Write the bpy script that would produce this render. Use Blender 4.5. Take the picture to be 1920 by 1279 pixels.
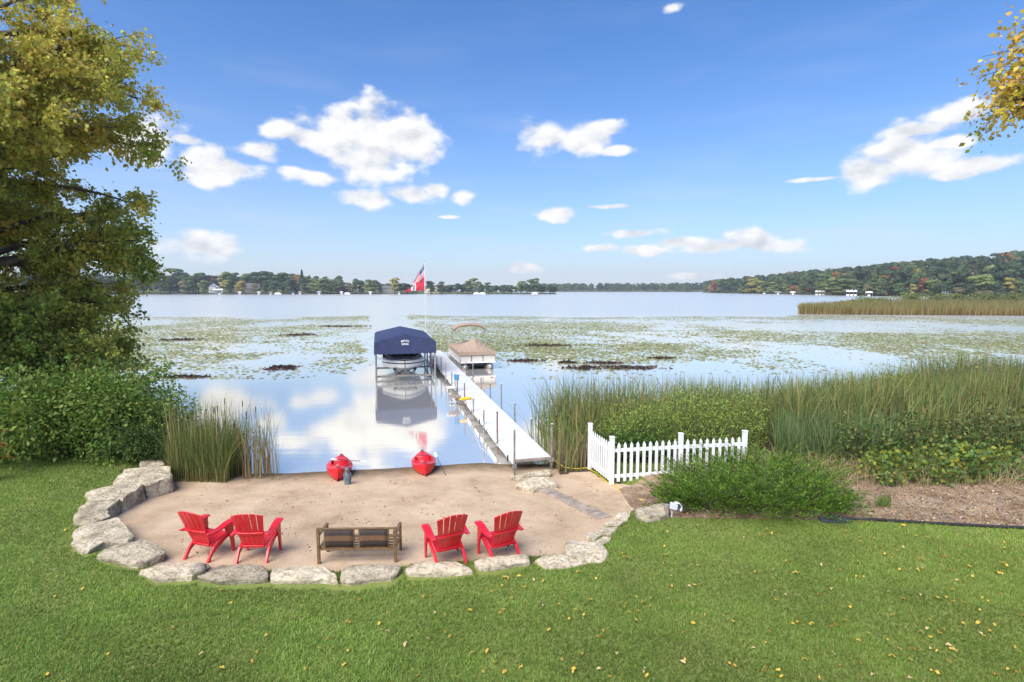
import bpy, math, random
import numpy as np
from mathutils import Vector, Matrix, noise as mnoise
from math import sin, cos, pi, radians, atan2, sqrt

random.seed(7)
rng = np.random.default_rng(7)
S = bpy.context.scene
for o in list(bpy.data.objects): bpy.data.objects.remove(o)
COL = S.collection

# ------------------------------------------------------------------ camera
CAM_H, PITCH, F = 4.9, radians(5.5), 1000.0
cd = bpy.data.cameras.new('camera'); cam = bpy.data.objects.new('camera', cd); COL.objects.link(cam)
cam.location = (0, 0, CAM_H); cam.rotation_euler = (radians(90) - PITCH, 0, 0)
cd.sensor_width = 36; cd.lens = 36 * F / 1920; cd.clip_start = 0.1; cd.clip_end = 6000
S.camera = cam
S.render.resolution_x, S.render.resolution_y = 1024, 682

def ray(x, y):
    cx, cy = (x - 960) / F, (639.5 - y) / F
    return Vector((cx, cos(PITCH) + cy * sin(PITCH), -sin(PITCH) + cy * cos(PITCH)))
def G(x, y, z=0.0):                 # pixel -> point on the level z
    d = ray(x, y); t = (z - CAM_H) / d.z
    return Vector((d.x * t, d.y * t, z))
def at(x, y, Y):                    # pixel -> point at depth Y
    d = ray(x, y); t = Y / d.y
    return Vector((d.x * t, Y, CAM_H + d.z * t))

# ------------------------------------------------------------------ world
SUN_EL, SUN_AZ = radians(48), radians(215)      # compass-like: 0 = +Y, clockwise; behind-left
W = bpy.data.worlds.new('World'); S.world = W; W.use_nodes = True
nt = W.node_tree; nt.nodes.clear()
def N(t, **k):
    n = nt.nodes.new(t)
    for a, b in k.items(): setattr(n, a, b)
    return n
def L(a, b): nt.links.new(a, b)
def M(op, a, b=None, clamp=False):
    n = N('ShaderNodeMath', operation=op, use_clamp=clamp)
    for i, v in enumerate((a, b)):
        if v is None: continue
        if isinstance(v, (int, float)): n.inputs[i].default_value = v
        else: L(v, n.inputs[i])
    return n.outputs[0]
def smooth(v, a, b):
    n = N('ShaderNodeMapRange', interpolation_type='SMOOTHSTEP'); L(v, n.inputs[0])
    n.inputs[1].default_value = a; n.inputs[2].default_value = b
    return n.outputs[0]
def mixc(f, a, b):
    n = N('ShaderNodeMix', data_type='RGBA')
    if isinstance(f, (int, float)): n.inputs[0].default_value = f
    else: L(f, n.inputs[0])
    for i, v in ((6, a), (7, b)):
        if isinstance(v, tuple): n.inputs[i].default_value = (*v, 1)
        else: L(v, n.inputs[i])
    return n.outputs[2]
tc = N('ShaderNodeTexCoord'); sep = N('ShaderNodeSeparateXYZ'); L(tc.outputs['Generated'], sep.inputs[0])
azn = M('ARCTAN2', sep.outputs[0], sep.outputs[1]); eln = M('ARCSINE', sep.outputs[2])
cmb = N('ShaderNodeCombineXYZ'); L(azn, cmb.inputs[0]); L(eln, cmb.inputs[1])
sky = N('ShaderNodeTexSky', sky_type='NISHITA', sun_disc=False, sun_elevation=SUN_EL, sun_rotation=SUN_AZ)
sky.air_density = 1.0; sky.dust_density = 0.6; sky.ozone_density = 2.0
SKY_STRENGTH = 0.092
hsv = N('ShaderNodeHueSaturation'); L(sky.outputs[0], hsv.inputs['Color'])
hsv.inputs['Saturation'].default_value = 1.0; hsv.inputs['Value'].default_value = 1.0
tint = N('ShaderNodeMix', data_type='RGBA', blend_type='MULTIPLY'); tint.inputs[0].default_value = 1; L(hsv.outputs[0], tint.inputs[6]); tint.inputs[7].default_value = (.37, .70, 1.08, 1)
# thin bright haze towards the horizon (all round)
hz = M('POWER', 2.718, M('MULTIPLY', M('MAXIMUM', eln, 0.0), -7.6))
base = mixc(M('MULTIPLY', hz, 0.96), tint.outputs[2], (4.55, 4.75, 5.05))
# cumulus clouds: blobs in direction space, edges broken by noise
blobs = []
def B(px, py, rx, ry):
    d = ray(px, py).normalized(); c = cos(math.asin(d.z))
    blobs.append((atan2(d.x, d.y), math.asin(d.z), rx / 1000.0, ry / 1000.0))
for b in [(640,250,60,45),(700,255,85,55),(765,265,60,50),(700,300,80,45),(640,225,40,30),(790,250,40,22),(520,243,32,16),(590,262,50,20),
          (490,284,38,16),(375,300,36,22),(440,318,55,16),(385,325,40,20),(345,262,26,8),(560,325,34,12),(600,335,36,12),
          (690,372,58,16),(770,365,60,16),(815,358,30,14),(870,368,26,14),(1035,258,58,30),(1090,262,60,28),(1140,240,30,14),(1155,283,34,10),
          (1040,402,44,13),(1190,438,48,9),(1128,465,32,8),(1215,470,48,12),(1270,455,50,10),(1340,462,60,12),(1410,452,46,20),(1450,462,50,12),
          (1700,285,52,36),(1650,322,62,24),(1730,300,42,22),(1720,245,55,13),(1790,215,40,15),(1770,268,42,11),(1850,308,50,14),(1795,325,34,8),
          (380,462,60,24),(985,503,34,11),(1300,518,44,6),(270,265,50,40),(1262,14,26,9),(1130,388,40,5),(840,407,22,3),(1530,336,50,4)]:
    B(*b)
crng = random.Random(3)
for k in range(26):                                  # the rest of the sky, out of the frame
    a = radians(crng.uniform(55, 305)); e = radians(crng.uniform(6, 42)); s = crng.uniform(0.6, 1.6)
    for j in range(2):
        blobs.append((((a + crng.uniform(-.05, .05) * s + pi) % (2 * pi)) - pi, e + crng.uniform(-.015, .015), .07 * s, .03 * s))
fld = None
for (ba, be, ra, rb) in blobs:
    v1 = N('ShaderNodeVectorMath', operation='SUBTRACT'); L(cmb.outputs[0], v1.inputs[0]); v1.inputs[1].default_value = (ba, be, 0)
    v2 = N('ShaderNodeVectorMath', operation='MULTIPLY'); L(v1.outputs[0], v2.inputs[0]); v2.inputs[1].default_value = (1 / (ra * 1.22), 1 / (rb * 1.25), 0)
    v3 = N('ShaderNodeVectorMath', operation='LENGTH'); L(v2.outputs[0], v3.inputs[0])
    fld = v3.outputs['Value'] if fld is None else M('MINIMUM', fld, v3.outputs['Value'])
def cnoise(off, scale, detail, rough=.58):
    mp = N('ShaderNodeMapping'); L(cmb.outputs[0], mp.inputs[0])
    mp.inputs['Location'].default_value = off; mp.inputs['Scale'].default_value = (1, 1.5, 1)
    n = N('ShaderNodeTexNoise'); n.inputs['Scale'].default_value = scale; n.inputs['Detail'].default_value = detail; n.inputs['Roughness'].default_value = rough
    L(mp.outputs[0], n.inputs['Vector']); return n.outputs[0]
n1 = cnoise((0, 0, 0), 17, 9, .52); n2 = cnoise((-.008, .022, 0), 17, 4, .5)
dens = M('ADD', M('SUBTRACT', 1.0, fld), M('MULTIPLY', M('SUBTRACT', n1, .5), 2.0))
alpha = smooth(dens, 0.04, 0.60)
relief = M('ADD', M('MULTIPLY', M('SUBTRACT', n1, n2), 2.6), .60, clamp=True)
ccol = mixc(relief, (3.9, 4.05, 4.4), (6.0, 6.0, 6.0))
# faint streaks of high veil
mpv = N('ShaderNodeMapping'); L(cmb.outputs[0], mpv.inputs[0]); mpv.inputs['Scale'].default_value = (1.6, 9, 1); mpv.inputs['Rotation'].default_value = (0, 0, -.12)
nv = N('ShaderNodeTexNoise'); nv.inputs['Scale'].default_value = 2.2; nv.inputs['Detail'].default_value = 6; L(mpv.outputs[0], nv.inputs['Vector'])
veil = M('MULTIPLY', smooth(nv.outputs[0], .45, .8), M('MULTIPLY', M('POWER', 2.718, M('MULTIPLY', M('MAXIMUM', eln, 0.0), -5.0)), .55))
withveil = mixc(veil, base, (4.3, 4.5, 4.9))
skyc = mixc(alpha, withveil, ccol)
bg = N('ShaderNodeBackground'); L(skyc, bg.inputs[0]); bg.inputs[1].default_value = SKY_STRENGTH
out = N('ShaderNodeOutputWorld'); L(bg.outputs[0], out.inputs[0])

sd = bpy.data.lights.new('sun', 'SUN'); sd.energy = 3.5; sd.angle = radians(55); sd.color = (1, .94, .85)
sun = bpy.data.objects.new('sun', sd); COL.objects.link(sun)
sdir = Vector((sin(SUN_AZ) * cos(SUN_EL), cos(SUN_AZ) * cos(SUN_EL), sin(SUN_EL)))
sun.rotation_euler = sdir.to_track_quat('Z', 'Y').to_euler(); sun.location = (0, -20, 40)
S.view_settings.view_transform = 'Standard'; S.view_settings.look = 'None'
S.view_settings.exposure = 1.0; S.view_settings.gamma = 1.0; S.view_settings.use_curve_mapping = False

# ------------------------------------------------------------------ materials
def newmat(name):
    m = bpy.data.materials.new(name); m.use_nodes = True
    return m, m.node_tree, m.node_tree.nodes['Principled BSDF']
def MAT(name, col, rough=.6, var=.12, scale=8, metal=0, bump=0, bscale=60, spec=.4, detail=5, col2=None, coords='Object'):
    m, t, p = newmat(name)
    p.inputs['Roughness'].default_value = rough; p.inputs['Metallic'].default_value = metal
    p.inputs['Specular IOR Level'].default_value = spec
    tcn = t.nodes.new('ShaderNodeTexCoord')
    n = t.nodes.new('ShaderNodeTexNoise'); n.inputs['Scale'].default_value = scale; n.inputs['Detail'].default_value = detail
    t.links.new(tcn.outputs[coords], n.inputs['Vector'])
    r = t.nodes.new('ShaderNodeValToRGB'); t.links.new(n.outputs[0], r.inputs[0])
    c2 = col2 if col2 else tuple(min(1, c * (1 + var)) for c in col)
    c1 = col if col2 else tuple(c * (1 - var) for c in col)
    r.color_ramp.elements[0].position = .32; r.color_ramp.elements[1].position = .68
    r.color_ramp.elements[0].color = (*c1, 1); r.color_ramp.elements[1].color = (*c2, 1)
    t.links.new(r.outputs[0], p.inputs['Base Color'])
    if bump:
        nb = t.nodes.new('ShaderNodeTexNoise'); nb.inputs['Scale'].default_value = bscale; nb.inputs['Detail'].default_value = 6
        t.links.new(tcn.outputs[coords], nb.inputs['Vector'])
        b = t.nodes.new('ShaderNodeBump'); b.inputs['Strength'].default_value = bump; b.inputs['Distance'].default_value = .02
        t.links.new(nb.outputs[0], b.inputs['Height']); t.links.new(b.outputs[0], p.inputs['Normal'])
    return m
def foliage_mat(name, transl=.3, rough=.55, gain=1.4):
    m, t, p = newmat(name); p.inputs['Roughness'].default_value = rough; p.inputs['Specular IOR Level'].default_value = .25
    a = t.nodes.new('ShaderNodeAttribute'); a.attribute_name = 'Col'
    oi = t.nodes.new('ShaderNodeObjectInfo')
    mx = t.nodes.new('ShaderNodeMix'); mx.data_type = 'RGBA'; mx.blend_type = 'MULTIPLY'; mx.inputs[0].default_value = 1
    t.links.new(a.outputs['Color'], mx.inputs[6]); t.links.new(oi.outputs['Color'], mx.inputs[7])
    gn = t.nodes.new('ShaderNodeMix'); gn.data_type = 'RGBA'; gn.blend_type = 'MULTIPLY'; gn.inputs[0].default_value = 1; gn.inputs[7].default_value = (gain, gain, gain, 1); t.links.new(mx.outputs[2], gn.inputs[6]); mx = gn
    t.links.new(mx.outputs[2], p.inputs['Base Color'])
    tr = t.nodes.new('ShaderNodeBsdfTranslucent'); transl += .08; t.links.new(mx.outputs[2], tr.inputs[0])
    ms = t.nodes.new('ShaderNodeMixShader'); ms.inputs[0].default_value = transl
    t.links.new(p.outputs[0], ms.inputs[1]); t.links.new(tr.outputs[0], ms.inputs[2])
    t.links.new(ms.outputs[0], t.nodes['Material Output'].inputs[0])
    return m
FOL = foliage_mat('foliage'); BLADE = foliage_mat('blades', .25, .5, 1.4)
FARFOL = foliage_mat('far_foliage', .15, .8, 1.35)
BARK = MAT('bark', (.075, .06, .048), .9, .35, 14, bump=.6, bscale=30)
WOODGREY = MAT('weathered_wood', (.29, .235, .19), .85, .3, 6, bump=.4, bscale=40)
WHITE = MAT('white_vinyl', (.77, .77, .76), .4, .09, 5)
DECK = MAT('white_deck', (.64, .63, .615), .55, .10, 2.5, bump=.1, bscale=90)
GALV = MAT('galvanised_pipe', (.24, .22, .20), .5, .35, 9, metal=.3)
RUST = MAT('rusty_pipe', (.20, .13, .10), .7, .35, 9, metal=.1)
RED = MAT('red_resin', (.62, .012, .022), .32, .10, 5, spec=.7)
KRED = MAT('red_kayak_plastic', (.60, .014, .022), .3, .08, 3, spec=.5)
DARK = MAT('dark_rubber', (.02, .02, .022), .6, .2, 8)
BRONZE = MAT('bronze_metal', (.19, .115, .055), .45, .2, 10, metal=.25)
TAN = MAT('tan_canvas', (.36, .26, .19), .85, .08, 5, bump=.15, bscale=25)
NAVY = MAT('navy_canvas', (.034, .044, .11), .7, .18, 3, bump=.6, bscale=3.5)
HULLW = MAT('white_gelcoat', (.80, .79, .78), .25, .04, 2, spec=.6)
HULLG = MAT('grey_gelcoat', (.40, .40, .40), .3, .08, 2, spec=.6)
BLACK = MAT('black_gelcoat', (.012, .012, .014), .3, .1, 3)
CREAM = MAT('cream_panel', (.66, .61, .53), .5, .05, 3)
STEEL = MAT('lift_aluminium', (.36, .34, .33), .45, .2, 8, metal=.5)
STONE = None

def stone_mat():
    m, t, p = newmat('limestone'); p.inputs['Roughness'].default_value = .9; p.inputs['Specular IOR Level'].default_value = .2
    tcn = t.nodes.new('ShaderNodeTexCoord'); oi = t.nodes.new('ShaderNodeObjectInfo')
    def nz(sc, d=8, r=.6, vec=None):
        n = t.nodes.new('ShaderNodeTexNoise'); n.inputs['Scale'].default_value = sc; n.inputs['Detail'].default_value = d; n.inputs['Roughness'].default_value = r
        t.links.new(tcn.outputs['Object'], n.inputs['Vector']); return n
    a = nz(2.6); r = t.nodes.new('ShaderNodeValToRGB'); t.links.new(a.outputs[0], r.inputs[0])
    e = r.color_ramp.elements; e[0].position = .3; e[0].color = (.26, .225, .18, 1); e[1].position = .62; e[1].color = (.62, .565, .47, 1)
    x = e.new(.46); x.color = (.50, .45, .36, 1)
    b = nz(16, 9, .7); r2 = t.nodes.new('ShaderNodeValToRGB'); t.links.new(b.outputs[0], r2.inputs[0])
    r2.color_ramp.elements[0].position = .36; r2.color_ramp.elements[0].color = (.40, .37, .33, 1); r2.color_ramp.elements[1].position = .52; r2.color_ramp.elements[1].color = (1, 1, 1, 1)
    mx = t.nodes.new('ShaderNodeMix'); mx.data_type = 'RGBA'; mx.blend_type = 'MULTIPLY'; mx.inputs[0].default_value = .85
    t.links.new(r.outputs[0], mx.inputs[6]); t.links.new(r2.outputs[0], mx.inputs[7])
    mo = t.nodes.new('ShaderNodeMix'); mo.data_type = 'RGBA'; mo.blend_type = 'MULTIPLY'; mo.inputs[0].default_value = 1
    t.links.new(mx.outputs[2], mo.inputs[6]); t.links.new(oi.outputs['Color'], mo.inputs[7])
    t.links.new(mo.outputs[2], p.inputs['Base Color'])
    bp = t.nodes.new('ShaderNodeBump'); bp.inputs['Strength'].default_value = 1.0; bp.inputs['Distance'].default_value = .06
    c = nz(11, 10, .68); mpz = t.nodes.new('ShaderNodeMapping'); mpz.inputs['Scale'].default_value = (1, 1, 5); t.links.new(tcn.outputs['Object'], mpz.inputs[0]); t.links.new(mpz.outputs[0], c.inputs['Vector']); t.links.new(c.outputs[0], bp.inputs['Height']); t.links.new(bp.outputs[0], p.inputs['Normal'])
    return m
STONE = stone_mat()

def ground_mat(name, cols, scales, bump, bscale, rough=.95):
    """three-tone noise mix: cols = (dark, mid, light)"""
    m, t, p = newmat(name); p.inputs['Roughness'].default_value = rough; p.inputs['Specular IOR Level'].default_value = .1
    tcn = t.nodes.new('ShaderNodeTexCoord')
    def nz(sc, d=6, r=.6):
        n = t.nodes.new('ShaderNodeTexNoise'); n.inputs['Scale'].default_value = sc; n.inputs['Detail'].default_value = d; n.inputs['Roughness'].default_value = r
        t.links.new(tcn.outputs['Object'], n.inputs['Vector']); return n
    a = nz(scales[0], 4); f = nz(scales[1], 8, .75)
    ad = t.nodes.new('ShaderNodeMath'); ad.operation = 'MULTIPLY_ADD'; t.links.new(a.outputs[0], ad.inputs[0]); ad.inputs[1].default_value = .45
    mu = t.nodes.new('ShaderNodeMath'); mu.operation = 'MULTIPLY'; t.links.new(f.outputs[0], mu.inputs[0]); mu.inputs[1].default_value = .55
    t.links.new(mu.outputs[0], ad.inputs[2])
    r = t.nodes.new('ShaderNodeValToRGB'); t.links.new(ad.outputs[0], r.inputs[0]); e = r.color_ramp.elements
    e[0].position = .36; e[0].color = (*cols[0], 1); e[1].position = .62; e[1].color = (*cols[2], 1); x = e.new(.48); x.color = (*cols[1], 1)
    t.links.new(r.outputs[0], p.inputs['Base Color'])
    bp = t.nodes.new('ShaderNodeBump'); bp.inputs['Strength'].default_value = bump; bp.inputs['Distance'].default_value = .02
    n = nz(bscale, 6); t.links.new(n.outputs[0], bp.inputs['Height']); t.links.new(bp.outputs[0], p.inputs['Normal'])
    return m
SAND = ground_mat('sand', ((.28, .19, .125), (.46, .335, .222), (.57, .43, .30)), (.9, 38), .7, 45)
def sand_extra():
    t = SAND.node_tree; p = t.nodes['Principled BSDF']; src = p.inputs['Base Color'].links[0].from_socket
    ge = t.nodes.new('ShaderNodeNewGeometry'); sp = t.nodes.new('ShaderNodeSeparateXYZ'); t.links.new(ge.outputs['Position'], sp.inputs[0])
    nz = t.nodes.new('ShaderNodeTexNoise'); nz.inputs['Scale'].default_value = 2.5; t.links.new(ge.outputs['Position'], nz.inputs['Vector'])
    ad = t.nodes.new('ShaderNodeMath'); ad.operation = 'MULTIPLY_ADD'; t.links.new(nz.outputs[0], ad.inputs[0]); ad.inputs[1].default_value = -.03; t.links.new(sp.outputs[2], ad.inputs[2])
    mr = t.nodes.new('ShaderNodeMapRange'); t.links.new(ad.outputs[0], mr.inputs[0]); mr.inputs[1].default_value = -.005; mr.inputs[2].default_value = .045
    mx = t.nodes.new('ShaderNodeMix'); mx.data_type = 'RGBA'; t.links.new(mr.outputs[0], mx.inputs[0]); mx.inputs[6].default_value = (.15, .105, .065, 1); t.links.new(src, mx.inputs[7]); t.links.new(mx.outputs[2], p.inputs['Base Color'])
    b1 = [n for n in t.nodes if n.type == 'BUMP'][0]; v = t.nodes.new('ShaderNodeTexVoronoi'); v.inputs['Scale'].default_value = 3.2; v.feature = 'SMOOTH_F1'; t.links.new(ge.outputs['Position'], v.inputs['Vector'])
    b2 = t.nodes.new('ShaderNodeBump'); b2.inputs['Strength'].default_value = .55; b2.inputs['Distance'].default_value = .05; t.links.new(v.outputs['Distance'], b2.inputs['Height']); t.links.new(b2.outputs[0], b1.inputs['Normal'])
sand_extra()
LAWN = ground_mat('lawn_soil', ((.095, .13, .028), (.16, .21, .045), (.24, .26, .075)), (.8, 30), .6, 60)
MULCH = ground_mat('mulch', ((.085, .054, .034), (.25, .17, .11), (.43, .33, .23)), (2.0, 34), .9, 40)
MUD = ground_mat('marsh_soil', ((.03, .028, .018), (.06, .05, .03), (.10, .085, .05)), (1, 20), .8, 30)

def water_mat():
    m, t, p = newmat('lake_water')
    t.nodes.remove(p)
    g = t.nodes.new('ShaderNodeBsdfGlossy'); g.inputs['Color'].default_value = (1.0, .94, .81, 1); g.inputs['Roughness'].default_value = .035; spw = t.nodes.new('ShaderNodeSeparateXYZ'); rr = t.nodes.new('ShaderNodeMapRange'); t.links.new(spw.outputs[1], rr.inputs[0]); rr.inputs[1].default_value = 22; rr.inputs[2].default_value = 120; rr.inputs[3].default_value = .06; rr.inputs[4].default_value = .26; t.links.new(rr.outputs[0], g.inputs['Roughness'])  # warm gloss colour whitens the mirrored blue sky
    d = t.nodes.new('ShaderNodeBsdfDiffuse'); d.inputs['Color'].default_value = (.80, .79, .78, 1)  # reflection of a whiter sky put into the colour as a pale body
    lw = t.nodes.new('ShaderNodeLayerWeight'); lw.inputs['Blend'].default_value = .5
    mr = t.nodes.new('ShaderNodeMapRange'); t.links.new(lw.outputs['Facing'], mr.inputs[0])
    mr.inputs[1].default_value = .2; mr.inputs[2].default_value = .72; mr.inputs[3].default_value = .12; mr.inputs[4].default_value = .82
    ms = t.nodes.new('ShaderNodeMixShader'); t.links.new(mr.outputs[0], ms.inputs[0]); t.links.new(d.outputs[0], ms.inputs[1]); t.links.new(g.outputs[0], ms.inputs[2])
    tcn = t.nodes.new('ShaderNodeTexCoord'); mp = t.nodes.new('ShaderNodeMapping'); mp.inputs['Scale'].default_value = (.35, 1.2, 1)
    t.links.new(tcn.outputs['Object'], mp.inputs[0])
    n = t.nodes.new('ShaderNodeTexNoise'); n.inputs['Scale'].default_value = 2.5; n.inputs['Detail'].default_value = 4; t.links.new(mp.outputs[0], n.inputs['Vector'])
    t.links.new(tcn.outputs['Object'], spw.inputs[0])
    b = t.nodes.new('ShaderNodeBump'); b.inputs['Strength'].default_value = .10; b.inputs['Distance'].default_value = .02
    rb_ = t.nodes.new('ShaderNodeMapRange'); t.links.new(spw.outputs[1], rb_.inputs[0]); rb_.inputs[1].default_value = 20; rb_.inputs[2].default_value = 120; rb_.inputs[3].default_value = .07; rb_.inputs[4].default_value = .5; t.links.new(rb_.outputs[0], b.inputs['Strength'])
    t.links.new(n.outputs[0], b.inputs['Height'])
    for s in (g, d): t.links.new(b.outputs[0], s.inputs['Normal'])
    t.links.new(ms.outputs[0], t.nodes['Material Output'].inputs[0])
    return m
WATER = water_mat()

# ------------------------------------------------------------------ mesh helpers
def mk(name, V, Fc, mat, parent=None, smooth=False, cols=None, loc=None, bevel=0, mats=None, fmat=None):
    V = np.asarray(V, dtype=np.float64).reshape(-1, 3)
    if loc is not None: V = V - np.asarray(loc)[None, :]
    me = bpy.data.meshes.new(name)
    if isinstance(Fc, np.ndarray):
        k = Fc.shape[1]; me.vertices.add(len(V)); me.vertices.foreach_set('co', V.astype(np.float32).ravel())
        me.loops.add(Fc.size); me.loops.foreach_set('vertex_index', Fc.astype(np.int32).ravel())
        me.polygons.add(len(Fc)); me.polygons.foreach_set('loop_start', np.arange(0, Fc.size, k, dtype=np.int32))
        me.update(calc_edges=True)
    else:
        me.from_pydata([tuple(v) for v in V], [], Fc)
    if cols is not None:
        ca = me.color_attributes.new('Col', 'FLOAT_COLOR', 'POINT')
        c4 = np.ones((len(V), 4), dtype=np.float32); c4[:, :3] = cols; ca.data.foreach_set('color', c4.ravel())
    for mm in (mats or [mat]): me.materials.append(mm)
    if fmat is not None: me.polygons.foreach_set('material_index', np.asarray(fmat, dtype=np.int32))
    if smooth: me.polygons.foreach_set('use_smooth', np.ones(len(me.polygons), dtype=bool))
    me.validate()
    o = bpy.data.objects.new(name, me); COL.objects.link(o)
    if loc is not None: o.location = loc
    if parent is not None: o.parent = parent
    if bevel:
        md = o.modifiers.new('bevel', 'BEVEL'); md.width = bevel; md.segments = 2; md.limit_method = 'ANGLE'
    return o
def tag(o, label=None, cat=None, group=None, kind=None):
    if label: o['label'] = label
    if cat: o['category'] = cat
    if group: o['group'] = group
    if kind: o['kind'] = kind
    return o
def empty(name, loc=(0, 0, 0), rz=0):
    o = bpy.data.objects.new(name, None); o.empty_display_size = .2; COL.objects.link(o)
    o.location = loc; o.rotation_euler = (0, 0, rz); return o
def copy_tree(o, parent=None):
    c = o.copy(); COL.objects.link(c); c.parent = parent
    for ch in list(o.children): copy_tree(ch, c)
    return c
class MB:
    def __init__(s): s.v = []; s.f = []
    def add(s, V, Fc):
        b = len(s.v); s.v += [tuple(v) for v in V]; s.f += [tuple(i + b for i in f) for f in Fc]; return s
    def box(s, c, size, rot=None):
        hx, hy, hz_ = size[0] / 2, size[1] / 2, size[2] / 2
        P = [Vector((x, y, z)) for x in (-hx, hx) for y in (-hy, hy) for z in (-hz_, hz_)]
        if rot is not None: P = [rot @ p for p in P]
        c = Vector(c); P = [p + c for p in P]
        return s.add(P, [(0, 1, 3, 2), (4, 6, 7, 5), (0, 4, 5, 1), (2, 3, 7, 6), (0, 2, 6, 4), (1, 5, 7, 3)])
    def cyl(s, p0, p1, r0, r1=None, n=8, caps=True):
        p0, p1 = Vector(p0), Vector(p1); r1 = r0 if r1 is None else r1
        d = (p1 - p0).normalized(); u = d.orthogonal().normalized(); w = d.cross(u)
        V = []
        for p, r in ((p0, r0), (p1, r1)):
            for i in range(n):
                a = 2 * pi * i / n; V.append(p + (u * cos(a) + w * sin(a)) * r)
        Fc = [(i, (i + 1) % n, n + (i + 1) % n, n + i) for i in range(n)]
        if caps: Fc += [tuple(range(n - 1, -1, -1)), tuple(range(n, 2 * n))]
        return s.add(V, Fc)
    def tube(s, pts, r, n=6):
        pts = [Vector(p) for p in pts]; rr = r if isinstance(r, (list, tuple)) else [r] * len(pts)
        V = []; u = None
        for i, p in enumerate(pts):
            d = (pts[min(i + 1, len(pts) - 1)] - pts[max(i - 1, 0)]).normalized()
            u = d.orthogonal().normalized() if u is None else (u - d * u.dot(d)).normalized()
            w = d.cross(u)
            for k in range(n):
                a = 2 * pi * k / n; V.append(p + (u * cos(a) + w * sin(a)) * rr[i])
        Fc = []
        for i in range(len(pts) - 1):
            for k in range(n):
                Fc.append((i * n + k, i * n + (k + 1) % n, (i + 1) * n + (k + 1) % n, (i + 1) * n + k))
        Fc += [tuple(range(n - 1, -1, -1)), tuple((len(pts) - 1) * n + k for k in range(n))]
        return s.add(V, Fc)
    def prism(s, poly, t0, t1, axis='x'):       # polygon extruded along axis
        n = len(poly); V = []
        for t in (t0, t1):
            for a, b in poly:
                V.append({'x': (t, a, b), 'y': (a, t, b), 'z': (a, b, t)}[axis])
        Fc = [tuple(range(n - 1, -1, -1)), tuple(range(n, 2 * n))] + [(i, (i + 1) % n, n + (i + 1) % n, n + i) for i in range(n)]
        return s.add(V, Fc)
    def sheet(s, rows, thick):                  # rows of points, offset along the local normal to a slab
        R, C = len(rows), len(rows[0]); P = [[Vector(p) for p in r] for r in rows]
        def nrm(i, j):
            a = P[min(i + 1, R - 1)][j] - P[max(i - 1, 0)][j]; b = P[i][min(j + 1, C - 1)] - P[i][max(j - 1, 0)]
            return a.cross(b).normalized()
        top = [P[i][j] for i in range(R) for j in range(C)]
        bot = [P[i][j] - nrm(i, j) * thick for i in range(R) for j in range(C)]
        n = R * C; Fc = []
        for i in range(R - 1):
            for j in range(C - 1):
                a, b, c, d = i * C + j, i * C + j + 1, (i + 1) * C + j + 1, (i + 1) * C + j
                Fc.append((a, d, c, b)); Fc.append((n + a, n + b, n + c, n + d))
        rim = [j for j in range(C)] + [i * C + C - 1 for i in range(1, R)] + [(R - 1) * C + j for j in range(C - 2, -1, -1)] + [i * C for i in range(R - 2, 0, -1)]
        for k in range(len(rim)):
            a, b = rim[k], rim[(k + 1) % len(rim)]; Fc.append((a, b, n + b, n + a))
        return s.add(top + bot, Fc)
    def build(s, name, mat, parent=None, **k): return mk(name, s.v, s.f, mat, parent, **k)

# vectorised value noise
_tab = rng.random((256, 256))
def vn(x, y, sc=1.0, off=0):
    x = np.asarray(x) * sc + 37.2 + off; y = np.asarray(y) * sc + 11.7 + off * 1.7
    xi = np.floor(x).astype(int); yi = np.floor(y).astype(int); fx = x - xi; fy = y - yi
    fx = fx * fx * (3 - 2 * fx); fy = fy * fy * (3 - 2 * fy)
    g = lambda i, j: _tab[i % 256, j % 256]
    return (g(xi, yi) * (1 - fx) + g(xi + 1, yi) * fx) * (1 - fy) + (g(xi, yi + 1) * (1 - fx) + g(xi + 1, yi + 1) * fx) * fy
def fbm(x, y, sc=1.0, off=0, o=4):
    r = 0; a = .5
    for k in range(o): r = r + a * vn(x, y, sc * 2 ** k, off + k * 9); a *= .5
    return r / (1 - .5 ** o)
def inpoly(x, y, poly):
    x = np.asarray(x); y = np.asarray(y); c = np.zeros(x.shape, bool); n = len(poly)
    for i in range(n):
        x0, y0 = poly[i][0], poly[i][1]; x1, y1 = poly[(i + 1) % n][0], poly[(i + 1) % n][1]
        if y0 == y1: continue
        c ^= ((y0 > y) != (y1 > y)) & (x < (x1 - x0) * (y - y0) / (y1 - y0) + x0)
    return c
def unit(v): return v / np.maximum(np.linalg.norm(v, axis=1, keepdims=True), 1e-9)

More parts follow.
